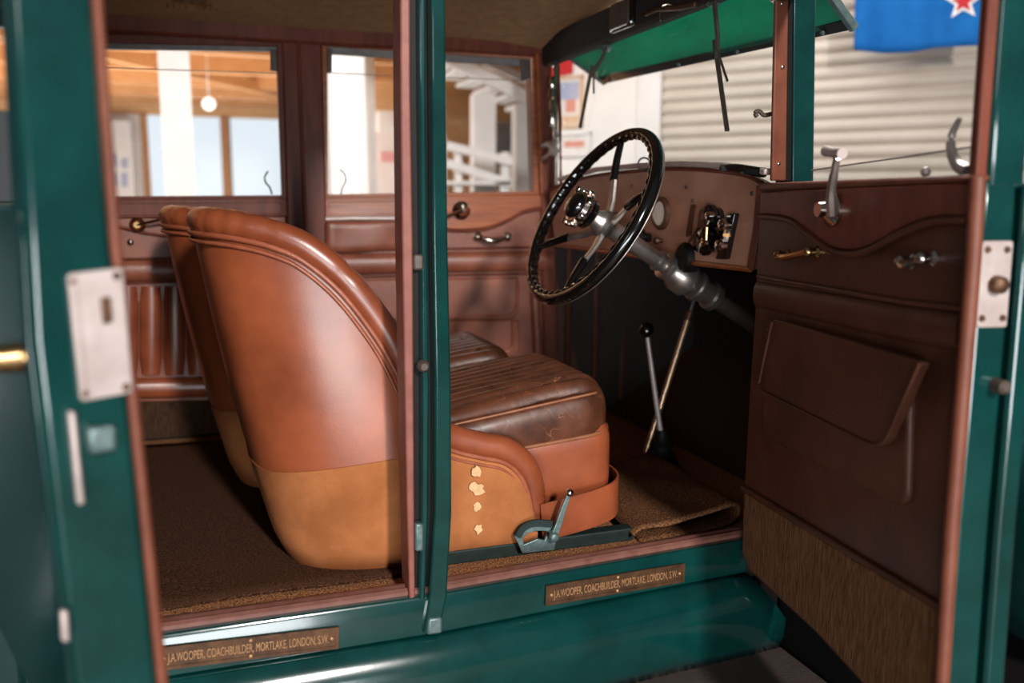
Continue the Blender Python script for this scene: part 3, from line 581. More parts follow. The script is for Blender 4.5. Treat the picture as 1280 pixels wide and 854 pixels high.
part('garnish_bead', tube([fdp(p[0], p[1], .008) for p in crom([(949, 271), (985, 275), (1010, 293), (1035, 311), (1062, 318), (1090, 311), (1125, 292), (1165, 277), (1208, 275)], 6)], .0055, 10), M['leather_door'], fdoor)
part('edge_bead', tube([fdp(x, y, .004) for x, y in ((1222, 222), (1216, 330), (1204, 480), (1190, 650), (1177, 860), (1174, 920))], .010, 10, ref=tuple(fm)), M['trim'], fdoor, label='maroon trim bead along the free edge')
part('door_welt', tube([fdp(x, y, .003) for x, y in ((947, 346), (1040, 362), (1130, 378), (1206, 386))], .004, 8), M['leather_door'], fdoor)
part('padded_roll', sweep([fdp(x, y, .0) for x, y in ((947, 368), (1040, 386), (1130, 404), (1203, 416))], [(.010*math.cos(2*PI*i/12), .026*math.sin(2*PI*i/12)) for i in range(12)]), M['leather_door'], fdoor)
fpan([tuple(p) for p in rpoly([(957, 408), (1136, 486), (1132, 640), (952, 545)], [5, 6, 26, 10])], .010, .02, M['leather_door'], 'pocket_bag', fdoor, .006)
fpan([tuple(p) for p in rpoly([(966, 398), (1152, 452), (1102, 566), (946, 488)], [6, 6, 24, 12])], .022, .016, M['leather_door'], 'pocket_flap', fdoor, .005)
part('flap_piping', tube([fdp(p[0], p[1], .024) for p in rpoly([(965, 402), (947, 487), (1102, 563), (1149, 455)], [0, 12, 22, 0])], .003, 8), M['leather_door'], fdoor)
part('door_welt', tube([fdp(x, y, .004) for x, y in ((929, 610), (1010, 659), (1100, 714), (1178, 761))], .006, 8), M['leather_door'], fdoor)
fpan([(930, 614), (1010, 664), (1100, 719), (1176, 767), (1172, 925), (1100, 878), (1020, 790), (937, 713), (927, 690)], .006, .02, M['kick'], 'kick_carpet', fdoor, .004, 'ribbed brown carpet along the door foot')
# window regulator crank and pulls
e = fdp(1043, 262, .006)
part('window_crank', lathe(e, fm, [(0, .028), (.006, .028), (.012, .022), (.02, .013), (.03, .012)], 20), M['chrome'], fdoor)
part('crank_arm', sweep(crom([fdp(1040, 268, .034), fdp(1039, 240, .045), fdp(1043, 215, .052), fdp(1046, 198, .055)], 5), circ(.006, 8), ref=tuple(fm), scale=[1.5]*5+[1.2]*5+[1.]*6), M['alloy'], fdoor)
part('crank_grip', tube([fdp(1032, 189, .06), fdp(1042, 191, .06), fdp(1053, 192, .06)], .0085, 12, scale=[1., .85, 1.]), M['plate_silver'], fdoor)
def pull(x0, x1, y, m):
    hb = MB(); a, b = fdp(x0, y, .02), fdp(x1, y-4, .02)
    for q in (a, b): hb.add(*lathe(q-fm*.02, fm, [(0, .011), (.004, .011), (.008, .007), (.024, .007)], 12)); hb.add(*ball(q, .009))
    hb.add(*tube(crom([a, a*.6+b*.4+np.array([0, 0, -.006])+fm*.01, b], 5), .006, 8)); hb.build('pull_handle', m, fdoor)
pull(973, 1010, 319, M['brass']); pull(1126, 1152, 327, M['chrome'])
# free edge: green jamb, latch plate, outer skin; window upright above
def edgebar(L, o0, o1, sx, dth):
    """bar following the free edge; L = pixel points on the lining plane, o0/o1 = offsets through the door thickness, sx = start along fd, dth = depth along -fd"""
    V = []; Fc = []
    for x, y in L:
        p = fdp(x, y, 0)+fd*sx
        V += [p+fm*o0, p+fm*o1, p+fm*o1-fd*dth, p+fm*o0-fd*dth]
    n = len(L)
    for i in range(n-1):
        for j in range(4): Fc.append((4*i+j, 4*i+(j+1) % 4, 4*i+4+(j+1) % 4, 4*i+4+j))
    Fc += [(0, 3, 2, 1), tuple(4*(n-1)+j for j in range(4))]
    return V, Fc
EL = [(1224, 226), (1218, 330), (1206, 480), (1192, 650), (1178, 860), (1172, 980)]
jb = part('door_jamb', edgebar(EL, -.050, -.004, .004, .05), M['green'], fdoor, bev=.005)
part('door_skin', edgebar(EL, -.085, -.055, .012, .62), M['green'], fdoor, bev=.006)
part('skin_flange', edgebar(EL, -.056, -.049, -.01, .05), M['rubber'], fdoor)
UL = [(1250, -160), (1241, 0), (1232, 120), (1224, 236)]
part('window_upright', edgebar(UL, -.010, .006, .0, .016), M['wood_dark'], fdoor, bev=.003)
part('window_upright', edgebar(UL, -.060, -.010, .004, .04), M['green'], fdoor, bev=.006)
TL = [(1243, -160), (1244, -185)]
ta, tb2 = fdp(1243, -150, -.03), None
part('window_rail', sweep([ta, ta-fd*.60, np.array([.762, -.612, ta[2]])], rectp(.05, .04)), M['green'], fdoor, bev=.006)
part('window_upright', sweep([(.762, -.612, 1.33), (.762, -.612, float(ta[2]))], rectp(.02, .02), ref=(1, 0, 0)), M['green'], fdoor, bev=.003)
part('window_pane', prism([fdp(1014, 240, -.03), fdp(1222, 230, -.03), fdp(1222, 183, -.03), fdp(1014, 213, -.03)], -fm*.005), M['glass'], fdoor, smooth=False)
part('pane_edge', tube([fdp(1222, 183, -.03), fdp(1014, 213, -.03)], .0015, 6), M['channel'], fdoor)
lp = [(o, z) for o, z in rpoly([(-.048, 1.145), (-.006, 1.145), (-.006, 1.255), (-.048, 1.255)], .004, 3)]
ez = lambda z: fdp(1224+(1178-1224)*np.clip((1.33-z)/.68, 0, 1), 226+(860-226)*np.clip((1.33-z)/.68, 0, 1), 0)
def edgept(o, z, out):
    p = ez(z)+fd*(.004+out)+fm*o; p[2] = z; return p
lpl = part('latch_plate', prism([edgept(o, z, 0.) for o, z in lp], fd*.004), M['plate_silver'], fdoor, bev=.001, label='pale metal latch plate on the door edge')
part('latch_bolt', lathe(edgept(-.028, 1.20, .003), fd, [(0, .012), (.012, .011), (.016, .006)], 12), M['bronze'], fdoor)
for (o, z) in ((-.013, 1.244), (-.012, 1.157), (-.040, 1.244), (-.041, 1.157)): part('screw', lathe(edgept(o, z, .003), fd, [(0, .005), (.003, .004)], 10), M['bronze'], fdoor)
part('door_buffer', lathe(edgept(-.04, 1.07, 0.), fd, [(0, .010), (.02, .009), (.024, .005)], 12), M['black_metal'], fdoor)
hkp = crom([fdp(1209, 214, -.012), fdp(1197, 206, -.012), fdp(1189, 188, -.012), fdp(1190, 168, -.012), fdp(1200, 148, -.012)], 5)
part('blind_hook', tube(hkp, .0075, 8, scale=list(np.linspace(1.3, .45, len(hkp)))), M['plate_silver'], fdoor)
part('rail_stud', ball(fdp(1157, 215, -.005), .007), M['plate_silver'], fdoor)
# ---- open rear door (hinged behind, its free edge near the viewer on the left)
RE = np.array([-.45, -1.28, 0]); RHg = np.array([-.65, -.715, 0]); rd = unit(RE-RHg); rn = np.array([-rd[1], rd[0], 0])   # rn faces the cabin side
def rdp(x, y, o=0.): return on(x, y, rd, RE@rd+o)
Yl = [-170, 0, 140, 300, 427, 600, 760, 900, 980]
li = lambda y: np.interp(y, [-170, 0, 427, 854, 980], [4, 16, 40, 92, 112])
ri = lambda y: np.interp(y, [-170, 0, 300, 427, 600, 854, 980], [100, 117, 139, 154, 172, 198, 212])
def rbar(fl, fr, o, dth, Y=Yl):
    V = []; Fc = []
    for y in Y:
        a, b = rdp(fl(y), y, o), rdp(fr(y), y, o); V += [a, b, b-rd*dth, a-rd*dth]
    for i in range(len(Y)-1):
        for j in range(4): Fc.append((4*i+j, 4*i+(j+1) % 4, 4*i+4+(j+1) % 4, 4*i+4+j))
    Fc += [(0, 3, 2, 1), tuple(4*(len(Y)-1)+j for j in range(4))]
    return V, Fc
Ylow = [255, 300, 427, 600, 760, 900, 1000]
rdoor = part('car_door', rbar(li, ri, -.004, .58, Ylow), M['green_dark'], car, bev=.008); rdoor['label'] = 'open rear door, green edge with pale latch plate'
part('door_jamb', rbar(li, ri, 0., .06), M['green'], rdoor, bev=.007)
part('edge_bead', rbar(lambda y: ri(y)-1, lambda y: ri(y)+14, -.004, .05), M['trim'], rdoor, bev=.006, label='maroon trim bead along the free edge')
part('door_lining', rbar(lambda y: ri(y)-2, lambda y: ri(y)+8, -.05, .50, Ylow), M['leather_door'], rdoor)
part('skin_flange', rbar(lambda y: li(y)-9, lambda y: li(y)+4, -.012, .55, Ylow), M['green_dark'], rdoor, bev=.004)
q0 = rdp((li(-170)+ri(-170))/2, -165, -.02)
part('window_rail', sweep([q0, q0-rd*.56], rectp(.06, .05)), M['green'], rdoor, bev=.006)
q1 = rdp((li(255)+ri(255))/2, 255, -.56); part('window_upright', sweep([q1, np.array([q1[0], q1[1], q0[2]])], rectp(.05, .06), ref=tuple(rd)), M['green'], rdoor, bev=.006)
pl = [tuple(p) for p in rpoly([(83, 342), (152, 334), (165, 490), (99, 502)], 7)]
part('latch_plate', prism([rdp(x, y, .001) for x, y in pl], rd*.005), M['plate_silver'], rdoor, bev=.0015, label='pale metal latch plate on the door edge')
part('plate_edge', prism([rdp(x, y, .005) for x, y in ((83, 345), (94, 343), (109, 498), (100, 500))], rd*.003), M['plate_silver'], rdoor, bev=.001)
part('latch_bolt', prism([rdp(x, y, .004) for x, y in ((124, 372), (136, 370), (139, 402), (127, 404))], rd*.008), M['bronze'], rdoor, bev=.002)
for x, y in ((90, 352), (146, 345), (106, 492), (158, 484)): part('screw', lathe(rdp(x, y, .006), rd, [(0, .004), (.002, .003)], 10), M['bronze'], rdoor)
part('door_catch', prism([rdp(x, y, .001) for x, y in ((82, 512), (92, 512), (104, 628), (94, 630))], rd*.010), M['plate_silver'], rdoor, bev=.004)
part('door_buffer', prism([rdp(x, y, .001) for x, y in ((104, 532), (140, 530), (142, 560), (108, 566))], rd*.014), M['iron'], rdoor, bev=.004)
h0 = rdp(li(445)-2, 445, -.05); 
hl = MB(); hl.add(*lathe(h0, -rn, [(0, .026), (.006, .026), (.012, .014), (.035, .012)], 18)); hl.add(*tube(crom([h0-rn*.035, h0-rn*.05-rd*.01, h0-rn*.055-rd*.05, h0-rn*.05-rd*.10], 5), .010, 10)); hl.build('outer_handle', M['brass'], rdoor)
part('hinge_pin', prism([rdp(x, y, .0) for x, y in ((73, 760), (84, 760), (86, 800), (75, 800))], rd*.008), M['plate_silver'], rdoor, bev=.003)
# ---- rear quarter and mudguard behind the open rear door
part('quarter_panel', prism([(-.66, -.715, .5), (-1.5, -.715, .5), (-1.5, -.70, 1.80), (-1.42, -.70, 1.84), (-.66, -.70, 1.80)], (0, .04, 0)), M['green_dark'], bev=.01)
V = []; Fc = []; na = 24; cw = np.array([-1.42, 0, .38])
for i in range(na+1):
    t = PI*(-.02+1.04*i/na); 
    for j in range(9):
        w = -.70-.30*j/8; rr_ = .50-.05*(j/8)**3*1.2-.0; V.append((cw[0]+math.cos(t)*rr_*1.22, w, cw[2]+math.sin(t)*rr_-.03*(j/8)**4))
for i in range(na):
    for j in range(8): Fc.append((i*9+j, (i+1)*9+j, (i+1)*9+j+1, i*9+j+1))
o = part('mudguard', (V, Fc), M['green_dark']); s = o.modifiers.new('solidify', 'SOLIDIFY'); s.thickness = .012
part('tyre', sweep([(-1.42+.33*math.cos(2*PI*i/40), -.86, .385+.33*math.sin(2*PI*i/40)) for i in range(40)], circ(.055, 14, .065), ref=(0, 1, 0), closed=True), M['rubber'])
# ================================================================== FRONT SEATS
def make_seat(cy, hw=.245):
    root = empty('car_seat', (.08, cy, FZ))
    half = [(-.385, 0, 1.246), (-.382, -.07, 1.246), (-.368, -.125, 1.245), (-.340, -.165, 1.243), (-.30, -.193, 1.237), (-.25, -.214, 1.224), (-.195, -.229, 1.198), (-.130, -.240, 1.140), (-.070, -.246, 1.058), (-.033, -.248, .990),
            (.004, -.248, .905), (.042, -.247, .846), (.085, -.245, .822), (.135, -.245, .806), (.185, -.245, .790), (.220, -.245, .757), (.240, -.243, .705), (.247, -.240, .650)]
    full = [(x, -yo, z) for x, yo, z in half[:0:-1]]+half
    rim = crom([(x, cy+yo*hw/.245, z) for x, yo, z in full], 6); n = len(rim)
    nrm = []
    for i in range(n):
        a, b = rim[max(i-1, 0)], rim[min(i+1, n-1)]; t = (b-a)*np.array([1, 1, 0]); nn = np.array([t[1], -t[0], 0])
        if np.linalg.norm(nn) < 1e-4: nn = nrm[-1] if nrm else np.array([0, 1., 0])
        nn = unit(nn)
        ctr = np.array([.0, cy, 0])
        if nn@((rim[i]-ctr)*np.array([1, 1, 0])) < 0: nn = -nn
        nrm.append(nn)
    for _ in range(3): nrm = [unit(nrm[max(i-1, 0)]+2*nrm[i]+nrm[min(i+1, n-1)]) for i in range(n)]
    zb = .592
    def S(i, z):
        """outer skin of the shell at height z under rim point i"""
        x, y, zt = rim[i]; v = np.clip((zt-z)/max(zt-zb, .02), 0, 1); lean = .135*np.clip((-.04-x)/.345, 0, 1)**1.15*np.clip((zt-z)/.63, 0, 1)
        p = np.array([x+lean, y, z])+nrm[i]*(.012*math.sin(PI*min(v, 1)))
        if z < zb+.05: p = p-nrm[i]*.014*((zb+.05-z)/.05)**2
        return p
    def seam(x, zt): return min(.813-.028*float(np.clip((-.05-x)/.3, 0, 1)), zt-.016)
    def skin(name, ztop, zbot, rows, m, th, off):
        V = []; Fc = []
        for i in range(n):
            a, b = ztop(i), zbot(i)
            for k in range(rows+1): V.append(S(i, a+(b-a)*k/rows)+nrm[i]*off)
        N1 = len(V)
        for i in range(n):
            a, b = ztop(i), zbot(i)
            for k in range(rows+1): V.append(S(i, a+(b-a)*k/rows)-nrm[i]*th)
        r1 = rows+1
        for i in range(n-1):
            for k in range(rows):
                q = (i*r1+k, (i+1)*r1+k, (i+1)*r1+k+1, i*r1+k+1); Fc.append(q); Fc.append(tuple(N1+j for j in q[::-1]))
            for k in (0, rows): Fc.append((i*r1+k, (i+1)*r1+k, N1+(i+1)*r1+k, N1+i*r1+k))
        for i in (0, n-1):
            for k in range(rows): Fc.append((i*r1+k, i*r1+k+1, N1+i*r1+k+1, N1+i*r1+k))
        return build(name, V, Fc, m, root, True, 50)
    skin('backrest', lambda i: rim[i][2], lambda i: seam(rim[i][0], rim[i][2]), 16, M['leather'], .03, 0.)
    skin('lower_cover', lambda i: seam(rim[i][0], rim[i][2])+.004, lambda i: zb, 10, M['fabric'], .028, .0025)['label'] = 'tan canvas cover round the seat foot'
    # padded roll along the rim
    cen = []; sc = []
    for i in range(n):
        t = unit(rim[min(i+1, n-1)]-rim[max(i-1, 0)]); b = np.cross(nrm[i], t); b = unit(b)
        if b@np.array([.6, 0, 1.]) < 0: b = -b
        cen.append(rim[i]+b*.016-nrm[i]*.016)
        s = i/(n-1); x = rim[i][0]
        sc.append(1.)
    for s0 in (.30, .36, .405, .43, .57, .595, .615, .64, .70):
        for i in range(n): sc[i] *= 1-.13*math.exp(-((i/(n-1)-s0)/.0026)**2)
    V, Fc = sweep(cen, circ(.026, 16), scale=sc); build('rim_roll', V, Fc, M['leather'], root)
    for (db, dn, r) in ((-.006, .004, .0055), (-.020, .004, .004)):
        P = []
        for i in range(n):
            t = unit(rim[min(i+1, n-1)]-rim[max(i-1, 0)]); b = unit(np.cross(nrm[i], t)); b = b if b@np.array([.6, 0, 1.]) > 0 else -b
            P.append(rim[i]+b*db+nrm[i]*dn)
        V, Fc = tube(P, r, 8); build('piping', V, Fc, M['piping'], root)
    # padded inside of the back
    def bf(p, nn): return p+np.array([.006*math.cos(p[1]*2*PI/.055) if nn[0] > .5 else 0, 0, 0])
    V, Fc = rbox((-.205, cy, 1.03), (.05, hw-.095, .19), .045, (6, 40, 16), bf, rotmat('Y', -17)); build('back_cushion', V, Fc, M['leather_seat'], root)
    # seat cushion: fluted top, welted sides
    cx, hx, hy, z0, z1 = .145, .305, .205, .665, .893
    def shape(p, nn):
        q = p.copy(); f = np.clip((p[2]+.115)/.23, 0, 1)
        q[2] += (.05*(p[0]/hx)-.0)*f + .008*(1-(p[1]/hy)**2)*(1-(p[0]/hx)**4)*f
        if nn[2] > .55 and abs(p[1]) < .19:
            w = abs(math.sin((p[1]+.004*math.sin(p[0]*17+p[1]*23))*PI/.0367)); q[2] -= .015*(1-w)**1.6*min(1, (nn[2]-.55)/.2)
        if p[2] < .011: q[0] *= .985; q[1] *= .975
        if p[2] < .0: q[0] -= .012*min(1, -p[2]/.05)*(p[0] > 0); 
        return q
    g = rbox((cx, cy, (z0+z1)/2), (hx, hy, .115), .072, (36, 100, 14), shape); build('cushion', *g, M['leather_seat'], root)
    for yo in (-.196, .196):
        P = []
        for k in range(25):
            x = -.26+.52*k/24; P.append(shape(np.array([x, yo, .115-.030]), np.array([0, 0, 0.]))+np.array([cx, cy, (z0+z1)/2+.001]))
        x2 = [(.325, .113), (.342, .104), (.352, .085)]
        V, Fc = tube(P, .0032, 8); build('cushion_welt', V, Fc, M['welt'], root)
    CR = .072; lp = []
    for (sx, sy, a0_) in ((1, -1, -90), (1, 1, 0), (-1, 1, 90), (-1, -1, 180)):
        for k_ in range(9):
            a_ = math.radians(a0_+90*k_/8); lp.append(np.array([sx*(hx-CR)+CR*math.cos(a_), sy*(hy-CR)+CR*math.sin(a_)]))
    P = []
    for (x, yo) in lp: P.append(shape(np.array([x, yo, .012]), np.array([0, 0, 0.]))+np.array([cx, cy, (z0+z1)/2])+np.array([0, 0, 0]))
    V, Fc = tube([p+.002*unit((p-np.array([cx, cy, p[2]]))) for p in P], .0045, 8, closed=True); build('cushion_welt', V, Fc, M['welt'], root)
    def low(p, nn):
        q = p.copy(); q[2] += .05*(p[0]/hx)*np.clip((p[2]+.06)/.12, 0, 1)*.62; q[0] += .004; return q
    g = rbox((cx-.004, cy, .737), (hx, hy+.002, .079), .045, (24, 18, 10), low); build('cushion_boxing', *g, M['leather'], root)
    # leather skirt round the seat base
    sp = crom([(.262, cy-hw-.004, .65), (.33, cy-hw+.002, .656), (.395, cy-hw+.010, .664), (.445, cy-hw+.030, .672), (.472, cy-hw+.09, .676), (.474, cy, .676), (.472, cy+hw-.09, .676), (.445, cy+hw-.030, .672), (.39, cy+hw-.012, .664), (.26, cy+hw, .652)], 6)
    V, Fc = sweep(sp, [(-.002, -.040), (.002, -.040), (.002, .040), (-.002, .040)]); build('base_skirt', V, Fc, M['leather'], root, True, 40)
    V, Fc = box(-.10, .42, cy-.17, cy+.17, .612, .675); build('base_frame', V, Fc, M['dark'], root, False)
    for s in (-1, 1):
        V, Fc = box(-.02, .475, cy+s*(hw-.012)-.016, cy+s*(hw-.012)+.016, FZ, .613); bevel(build('slide_rail', V, Fc, M['rail'], root, False), .003)
    # quadrant adjuster on the near side
    yq = cy-hw-.028
    Q = lambda x, y, o=0.: on(x, y, 1, yq+o)
    shift = (cy+.305)
    if abs(shift) < 1e-6:
        outer = [(643, 671), (652, 661), (668, 655), (688, 656), (699, 660), (693, 688), (672, 690), (653, 692), (648, 680)]
        inner = [(654, 673), (660, 667), (670, 664), (681, 664), (685, 665), (681, 676), (672, 674), (663, 678), (655, 681)]
        qa = build('seat_adjuster', *ring([Q(*p) for p in outer], [Q(*p) for p in inner], (0, .008, 0)), M['iron'], root, False); bevel(qa, .0015)
        g = sweep(crom([Q(647, 671, -.004), Q(654, 660, -.004), Q(668, 654, -.004), Q(690, 655, -.004)], 5), rectp(.014, .006), ref=(0, 1, 0)); build('quadrant_flange', *g, M['rail'], qa, False)
        g = sweep([Q(690, 676, -.010), Q(698, 655, -.012), Q(705, 634, -.014), Q(711, 619, -.016)], rectp(.011, .006), ref=(0, 1, 0), scale=[1.5, 1.2, 1, .8]); bevel(build('adjuster_lever', *g, M['iron'], root, False), .0015)
        g = ball(Q(712, 616, -.016), .0085); build('adjuster_knob', *g, M['chrome'], root)
        g = lathe(Q(692, 671, -.014), (0, -1, 0), [(-.012, .010), (.006, .010), (.009, .006)], 12); build('adjuster_pivot', *g, M['iron'], root)
        # torn spots in the canvas
        for k, (x, y, w, h) in enumerate(((597, 590, 6, 8), (596, 611, 9, 7), (597, 634, 5, 5), (598, 662, 5, 6))):
            P = []
            for j in range(14):
                a = 2*PI*j/14; rr = 1+.35*random.uniform(-1, 1); px, py = x+w*rr*math.cos(a), y+h*rr*math.sin(a); P.append(on(px, py, 1, cy-hw-.0175))
            build('torn_spot', *prism(P, (0, .004, 0)), M['torn'], root, False)['label'] = 'pale torn spot in the canvas'
    return root
seat = make_seat(-.305)
tag(seat, 'brown leather tub seat nearest the doorway, behind the steering wheel', 'car seat', 'front seats')
def copy_tree(o, parent=None):
    c = o.copy(); COL.objects.link(c)
    if parent: c.parent = parent; c.matrix_parent_inverse = o.matrix_parent_inverse.copy()
    return c
s2 = copy_tree(seat)
for ch in list(seat.children):
    if ch.name.split('.')[0] in ('seat_adjuster', 'adjuster_lever', 'adjuster_knob', 'adjuster_pivot', 'torn_spot'): continue
    c = copy_tree(ch, s2)
    if ch.name.startswith('cushion'): c.location.x += .045; c.location.z -= .02
    for g_ in list(ch.children): copy_tree(g_, c)
s2.location = (seat.location[0]-.07, seat.location[1]+.535, seat.location[2])
tag(s2, 'second brown leather tub seat mostly hidden behind the nearer one', 'car seat', 'front seats')
# ================================================================== MATS
# rear footwell mat
V = []; Fc = []; n1, n2 = 40, 24
for i in range(n1+1):
    for j in range(n2+1):
        x = -1.1+1.12*i/n1; y = -.585+1.14*j/n2
        if j == 0: y += .006*math.sin(x*14)
        V.append((x, y+.02*(x+.45)*(1-j/n2), FZ+.006+.0015*math.sin(x*11+y*5)+(.002 if j == 0 else 0)))
for i in range(n1):
    for j in range(n2): Fc.append((i*(n2+1)+j, (i+1)*(n2+1)+j, (i+1)*(n2+1)+j+1, i*(n2+1)+j+1))
rm = build('floor_mat', V, Fc, M['mat']); sd = rm.modifiers.new('solidify', 'SOLIDIFY'); sd.thickness = .005; sd.offset = -1
tag(rm, 'dark brown floor mat lying behind the front seats', 'floor mat')
# front mat, its forward edge folded back over itself
prof = [(.935, .588), (.80, .589), (.70, .590), (.60, .591), (.53, .593), (.497, .598), (.490, .606), (.497, .613), (.53, .612), (.60, .612), (.68, .616), (.74, .624), (.770, .630)]
prof = [(.515, .5895), (.55, .5895), (.60, .590), (.70, .592), (.745, .598), (.768, .610), (.770, .624), (.755, .634), (.72, .632), (.66, .622), (.60, .616), (.54, .617), (.51, .612), (.498, .602)]
pc = crom([(x, 0, z) for x, z in prof], 4); V = []; Fc = []; ny = 26
for j in range(ny+1):
    y = -.575+.50*j/ny
    f = 1-.55*(j/ny); sk = .16*(j/ny)
    for (x, _, z) in pc: V.append((x+sk*.4-.035, y+.06*(x-.5)*(1-j/ny), FZ+.003+(z-.5895)*f*1.15+.002*math.sin(x*40+y*20)*(z > .60)))
K = len(pc)
for j in range(ny):
    for i in range(K-1): Fc.append((j*K+i, j*K+i+1, (j+1)*K+i+1, (j+1)*K+i))
fmat = build('floor_mat', V, Fc, M['coir']); sd = fmat.modifiers.new('solidify', 'SOLIDIFY'); sd.thickness = .006; sd.offset = 0
tag(fmat, 'brown coir floor mat with a folded edge beside the driver seat', 'floor mat')
# ================================================================== THE SHED
def struct(name, g, m, parent=None, smooth=False, auto=None):
    o = build(name, g[0], g[1], m, parent, smooth, auto); o['kind'] = 'structure'; return o
struct('floor', box(-9, 9, -8, 13.2, -.05, 0), M['concrete'])
# roller wall running diagonally behind the windscreen
WP = np.array([3.27, 1.86, 0]); WD = unit([-.6, .8, 0]); WN = np.array([-.8, -.6, 0])
V = []; Fc = []; nz = 12*46
for k in range(nz+1):
    z = .074*k/12; d = .032*math.sqrt(abs(math.sin(PI*(k % 12)/12)))
    for s in (-2.6, 1.40): p = WP+WD*s+WN*d; V.append((p[0], p[1], z))
for k in range(nz): Fc.append((2*k, 2*k+1, 2*k+3, 2*k+2))
o = struct('door_1', (V, Fc), M['steel_wall'], None, True)
o['label'] = 'cream corrugated roller door'
def wbox(s0, s1, d0, d1, z0, z1):
    q = [WP+WD*s0+WN*d0, WP+WD*s1+WN*d0, WP+WD*s1+WN*d1, WP+WD*s0+WN*d1]; return prism([(p[0], p[1], z0) for p in q], (0, 0, z1-z0))
struct('wall_front', wbox(1.40, 2.3, -.08, .03, 0, 3.4), M['white_wall'])
struct('trim_1', wbox(1.36, 1.52, .03, .06, 0, 3.4), M['white_wood'])
def picture(px, py, w, h, label, bands):
    q = on(px, py, WN, (WP+WN*.03)@WN); s = (q-WP)@WD; z = q[2]
    r = empty('framed_picture', (q[0], q[1], z-h/2))
    tag(r, label, 'picture', 'pictures on the white wall')
    def pb(name, s0, s1, z0, z1, d0, d1, m): build(name, *wbox(s0, s1, d0, d1, z0, z1), m, r, False)
    g = MB(); 
    for (a, b, c_, d_) in ((s-w/2, s+w/2, z+h/2-.02, z+h/2), (s-w/2, s+w/2, z-h/2, z-h/2+.02), (s-w/2, s-w/2+.02, z-h/2, z+h/2), (s+w/2-.02, s+w/2, z-h/2, z+h/2)): g.add(*wbox(a, b, .03, .055, c_, d_))
    g.build('frame', M['poster_tan'] if h > .3 else M['white_wood'], r, False)
    pb('print', s-w/2+.02, s+w/2-.02, z-h/2+.02, z+h/2-.02, .03, .042, M['poster_a'])
    for (a, b, c_, d_, m) in bands: pb('image_patch', s+a*w, s+b*w, z+c_*h, z+d_*h, .042, .044, M[m])
picture(712, 128, .22, .34, 'tan framed picture with blue and red patches on white wall', [(-.35, .35, .05, .38, 'poster_blue'), (-.25, .1, -.2, .05, 'poster_red'), (-.35, .35, -.42, -.26, 'poster_tan')])
picture(719, 181, .26, .16, 'small white framed picture below the tan one', [(-.3, .3, -.1, .15, 'poster_red')])
# far wall with daylit windows between timber mullions
WY = 10.4
struct('wall_back', box(-7, 3.2, WY, WY+.1, 0, 1.0), M['white_wall'])
hz = on(250, 146, 1, WY)[2]
struct('wall_back', box(-7, 3.2, WY, WY+.1, hz, hz+.9), M['timber'])
def wx(px): return on(px, 200, 1, WY)[0]
k = 1
for (a, b) in ((60, 128), (186, 205), (205, 278), (290, 345), (345, 455), (462, 490), (490, 600)):
    f = struct('window_%d' % k, box(wx(a), wx(b), WY+.02, WY+.05, 1.0, hz), M['sky_pane']); k += 1
for i, (a, b) in enumerate(((178, 187), (277, 288), (455, 463), (600, 612))): struct('trim_%d' % (i+2), box(wx(a), wx(b), WY-.05, WY+.05, 1.0, hz), M['timber_beam'])
bd = struct('trim_8', box(wx(128), wx(178), WY-.06, WY+.04, 1.0, hz), M['white_wood'])
# a white cabinet-like noticeboard at the left window
nb = empty('notice_board', on(155, 248, 1, WY-.4)); tag(nb, 'white board with small grey pictures standing before the back windows', 'board')
def ybox(p0, p1, y, th): a, b = on(*p0, 1, y), on(*p1, 1, y); return box(min(a[0], b[0]), max(a[0], b[0]), y, y+th, min(a[2], b[2]), max(a[2], b[2]))
build('panel', *ybox((128, 150), (172, 300), WY-.4, .04), M['white_wood'], nb, False)
for (a, b, c_, d_) in ((136, 192, 146, 208), (151, 198, 160, 210), (136, 216, 146, 232), (151, 216, 160, 234)): build('picture', *ybox((a, b), (c_, d_), WY-.42, .02), M['poster_blue'], nb, False)
# ceiling of boards and joists
CZ = hz+.22
V = []; Fc = []
struct('ceiling', box(-7, 3.2, 2.4, WY+.1, CZ, CZ+.05), M['timber'])
for i, y in enumerate((3.2, 4.3, 5.4, 6.5, 7.6, 8.7, 9.6)):
    o = struct('beam', box(-7, 3.2, y, y+.12, CZ-.16, CZ), M['timber_beam'])
o = struct('beam', sweep([(-2.2, 4.2, CZ-.14), (1.6, 9.5, CZ-.14)], rectp(.08, .10)), M['timber_beam'])
# white columns
def column(px0, px1, y, name='column'):
    a, b = on(px0, 200, 1, y)[0], on(px1, 200, 1, y)[0]; g = MB(); g.add(*box(a, b, y, y+(b-a), 0, CZ))
    w = (b-a)/5
    for k in range(3): g.add(*box(a+w*(.75+1.5*k), a+w*(1.25+1.5*k), y-.012, y, 0, CZ))
    o = g.build(name, M['white_wood'], None, False, None); o['kind'] = 'structure'
column(204, 243, 4.2); column(414, 457, 3.6); column(458, 470, 5.2)
# hanging lamp
bp = on(261, 130, 1, 6.0)
lamp = tag(empty('hanging_lamp', tuple(bp)), 'small round lit bulb hanging under the timber ceiling', 'lamp')
build('bulb', *ball(bp, .055), M['bulb'], lamp); build('cord', *tube([bp+np.array([0, 0, .05]), (bp[0], bp[1], CZ)], .006, 6), M['white_wood'], lamp)
